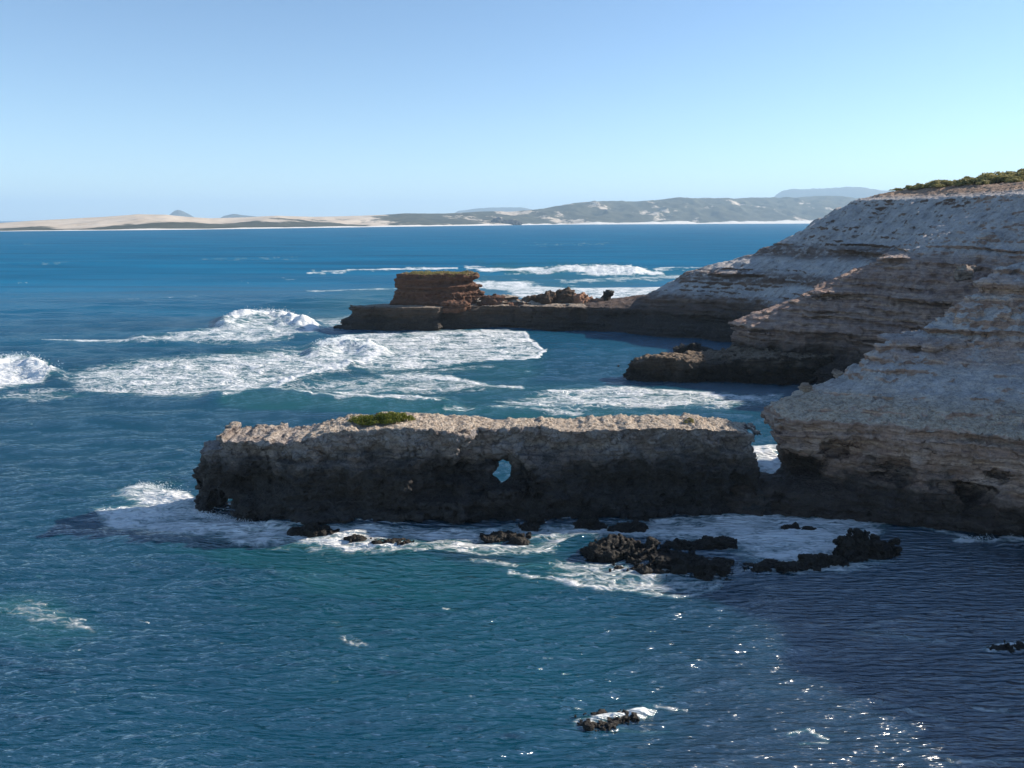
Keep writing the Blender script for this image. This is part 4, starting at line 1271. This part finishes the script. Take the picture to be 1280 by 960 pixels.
SPM = NT('spray_droplets'); SPM.b.inputs['Base Color'].default_value = (.85, .88, .9, 1); SPM.b.inputs['Roughness'].default_value = .5
spray = mesh_from('sea_spray', np.concatenate(sv_), np.concatenate(sf_), SPM.mat, smooth=False)
tag(spray, 'white spray flung up along the breaking wave crests', kind='stuff')

# ------------------------------------------------------------------ the air
hz = NT('sea_haze'); hz.t.nodes.remove(hz.b)
pv = hz.n('ShaderNodeVolumePrincipled'); pv.inputs['Color'].default_value = (.64, .84, 1, 1)
pv.inputs['Density'].default_value = 6.5e-5; pv.inputs['Anisotropy'].default_value = .1
hz.link(pv.outputs[0], hz.out.inputs['Volume'])
bx = [(-30000, -3000, -4), (30000, -3000, -4), (30000, 39000, -4), (-30000, 39000, -4)]
v = np.array(bx + [(a, b, 900) for a, b, _ in bx])
q = np.array([[3, 2, 1, 0], [4, 5, 6, 7], [0, 1, 5, 4], [1, 2, 6, 5], [2, 3, 7, 6], [3, 0, 4, 7]])
haze = mesh_from('haze', v, q, hz.mat, smooth=False)
tag(haze, kind='stuff')

# ------------------------------------------------------------------ light, sky, air, camera
w = bpy.data.worlds.new('World'); sc.world = w; w.use_nodes = True
nt = w.node_tree; bg = nt.nodes['Background']
sky = nt.nodes.new('ShaderNodeTexSky'); sky.sky_type = 'NISHITA'; sky.sun_disc = False
sky.sun_elevation = SUN_EL; sky.sun_rotation = SUN_AZ
sky.altitude = 30; sky.air_density = .8; sky.dust_density = .05; sky.ozone_density = 2.0
wb = nt.nodes.new('ShaderNodeMix'); wb.data_type = 'RGBA'; wb.blend_type = 'MULTIPLY'; wb.inputs[0].default_value = 1
wb.inputs[7].default_value = (.765, .855, .905, 1)          # cool white balance of the photograph
nt.links.new(sky.outputs[0], wb.inputs[6]); nt.links.new(wb.outputs[2], bg.inputs[0]); bg.inputs[1].default_value = .12

sl = bpy.data.lights.new('sun', 'SUN'); sl.energy = 5.0; sl.angle = math.radians(.53); sl.color = (1.0, .90, .76)
so = bpy.data.objects.new('sun', sl); COL.objects.link(so)
sv = Vector((math.sin(SUN_AZ) * math.cos(SUN_EL), math.cos(SUN_AZ) * math.cos(SUN_EL), math.sin(SUN_EL)))
so.rotation_euler = (-sv).to_track_quat('-Z', 'Y').to_euler()
so.location = sv * 300

cam = bpy.data.cameras.new('camera'); co_ = bpy.data.objects.new('camera', cam); COL.objects.link(co_)
cam.sensor_fit = 'HORIZONTAL'; cam.sensor_width = 36; cam.lens = 36 * FPX / 1280
cam.clip_start = .5; cam.clip_end = 90000
co_.location = (0, 0, CAM_H); co_.rotation_euler = (math.pi / 2 - PITCH, 0, 0)
sc.camera = co_

sc.render.engine = 'CYCLES'
sc.cycles.use_denoising = True
try: sc.cycles.denoiser = 'OPENIMAGEDENOISE'
except Exception: pass
sc.cycles.max_bounces = 4; sc.cycles.diffuse_bounces = 2; sc.cycles.glossy_bounces = 2; sc.cycles.volume_bounces = 1
sc.cycles.sample_clamp_indirect = 6
sc.view_settings.view_transform = 'Standard'; sc.view_settings.look = 'None'
sc.view_settings.exposure = 0.68; sc.view_settings.gamma = 1.0
sc.view_settings.use_curve_mapping = False
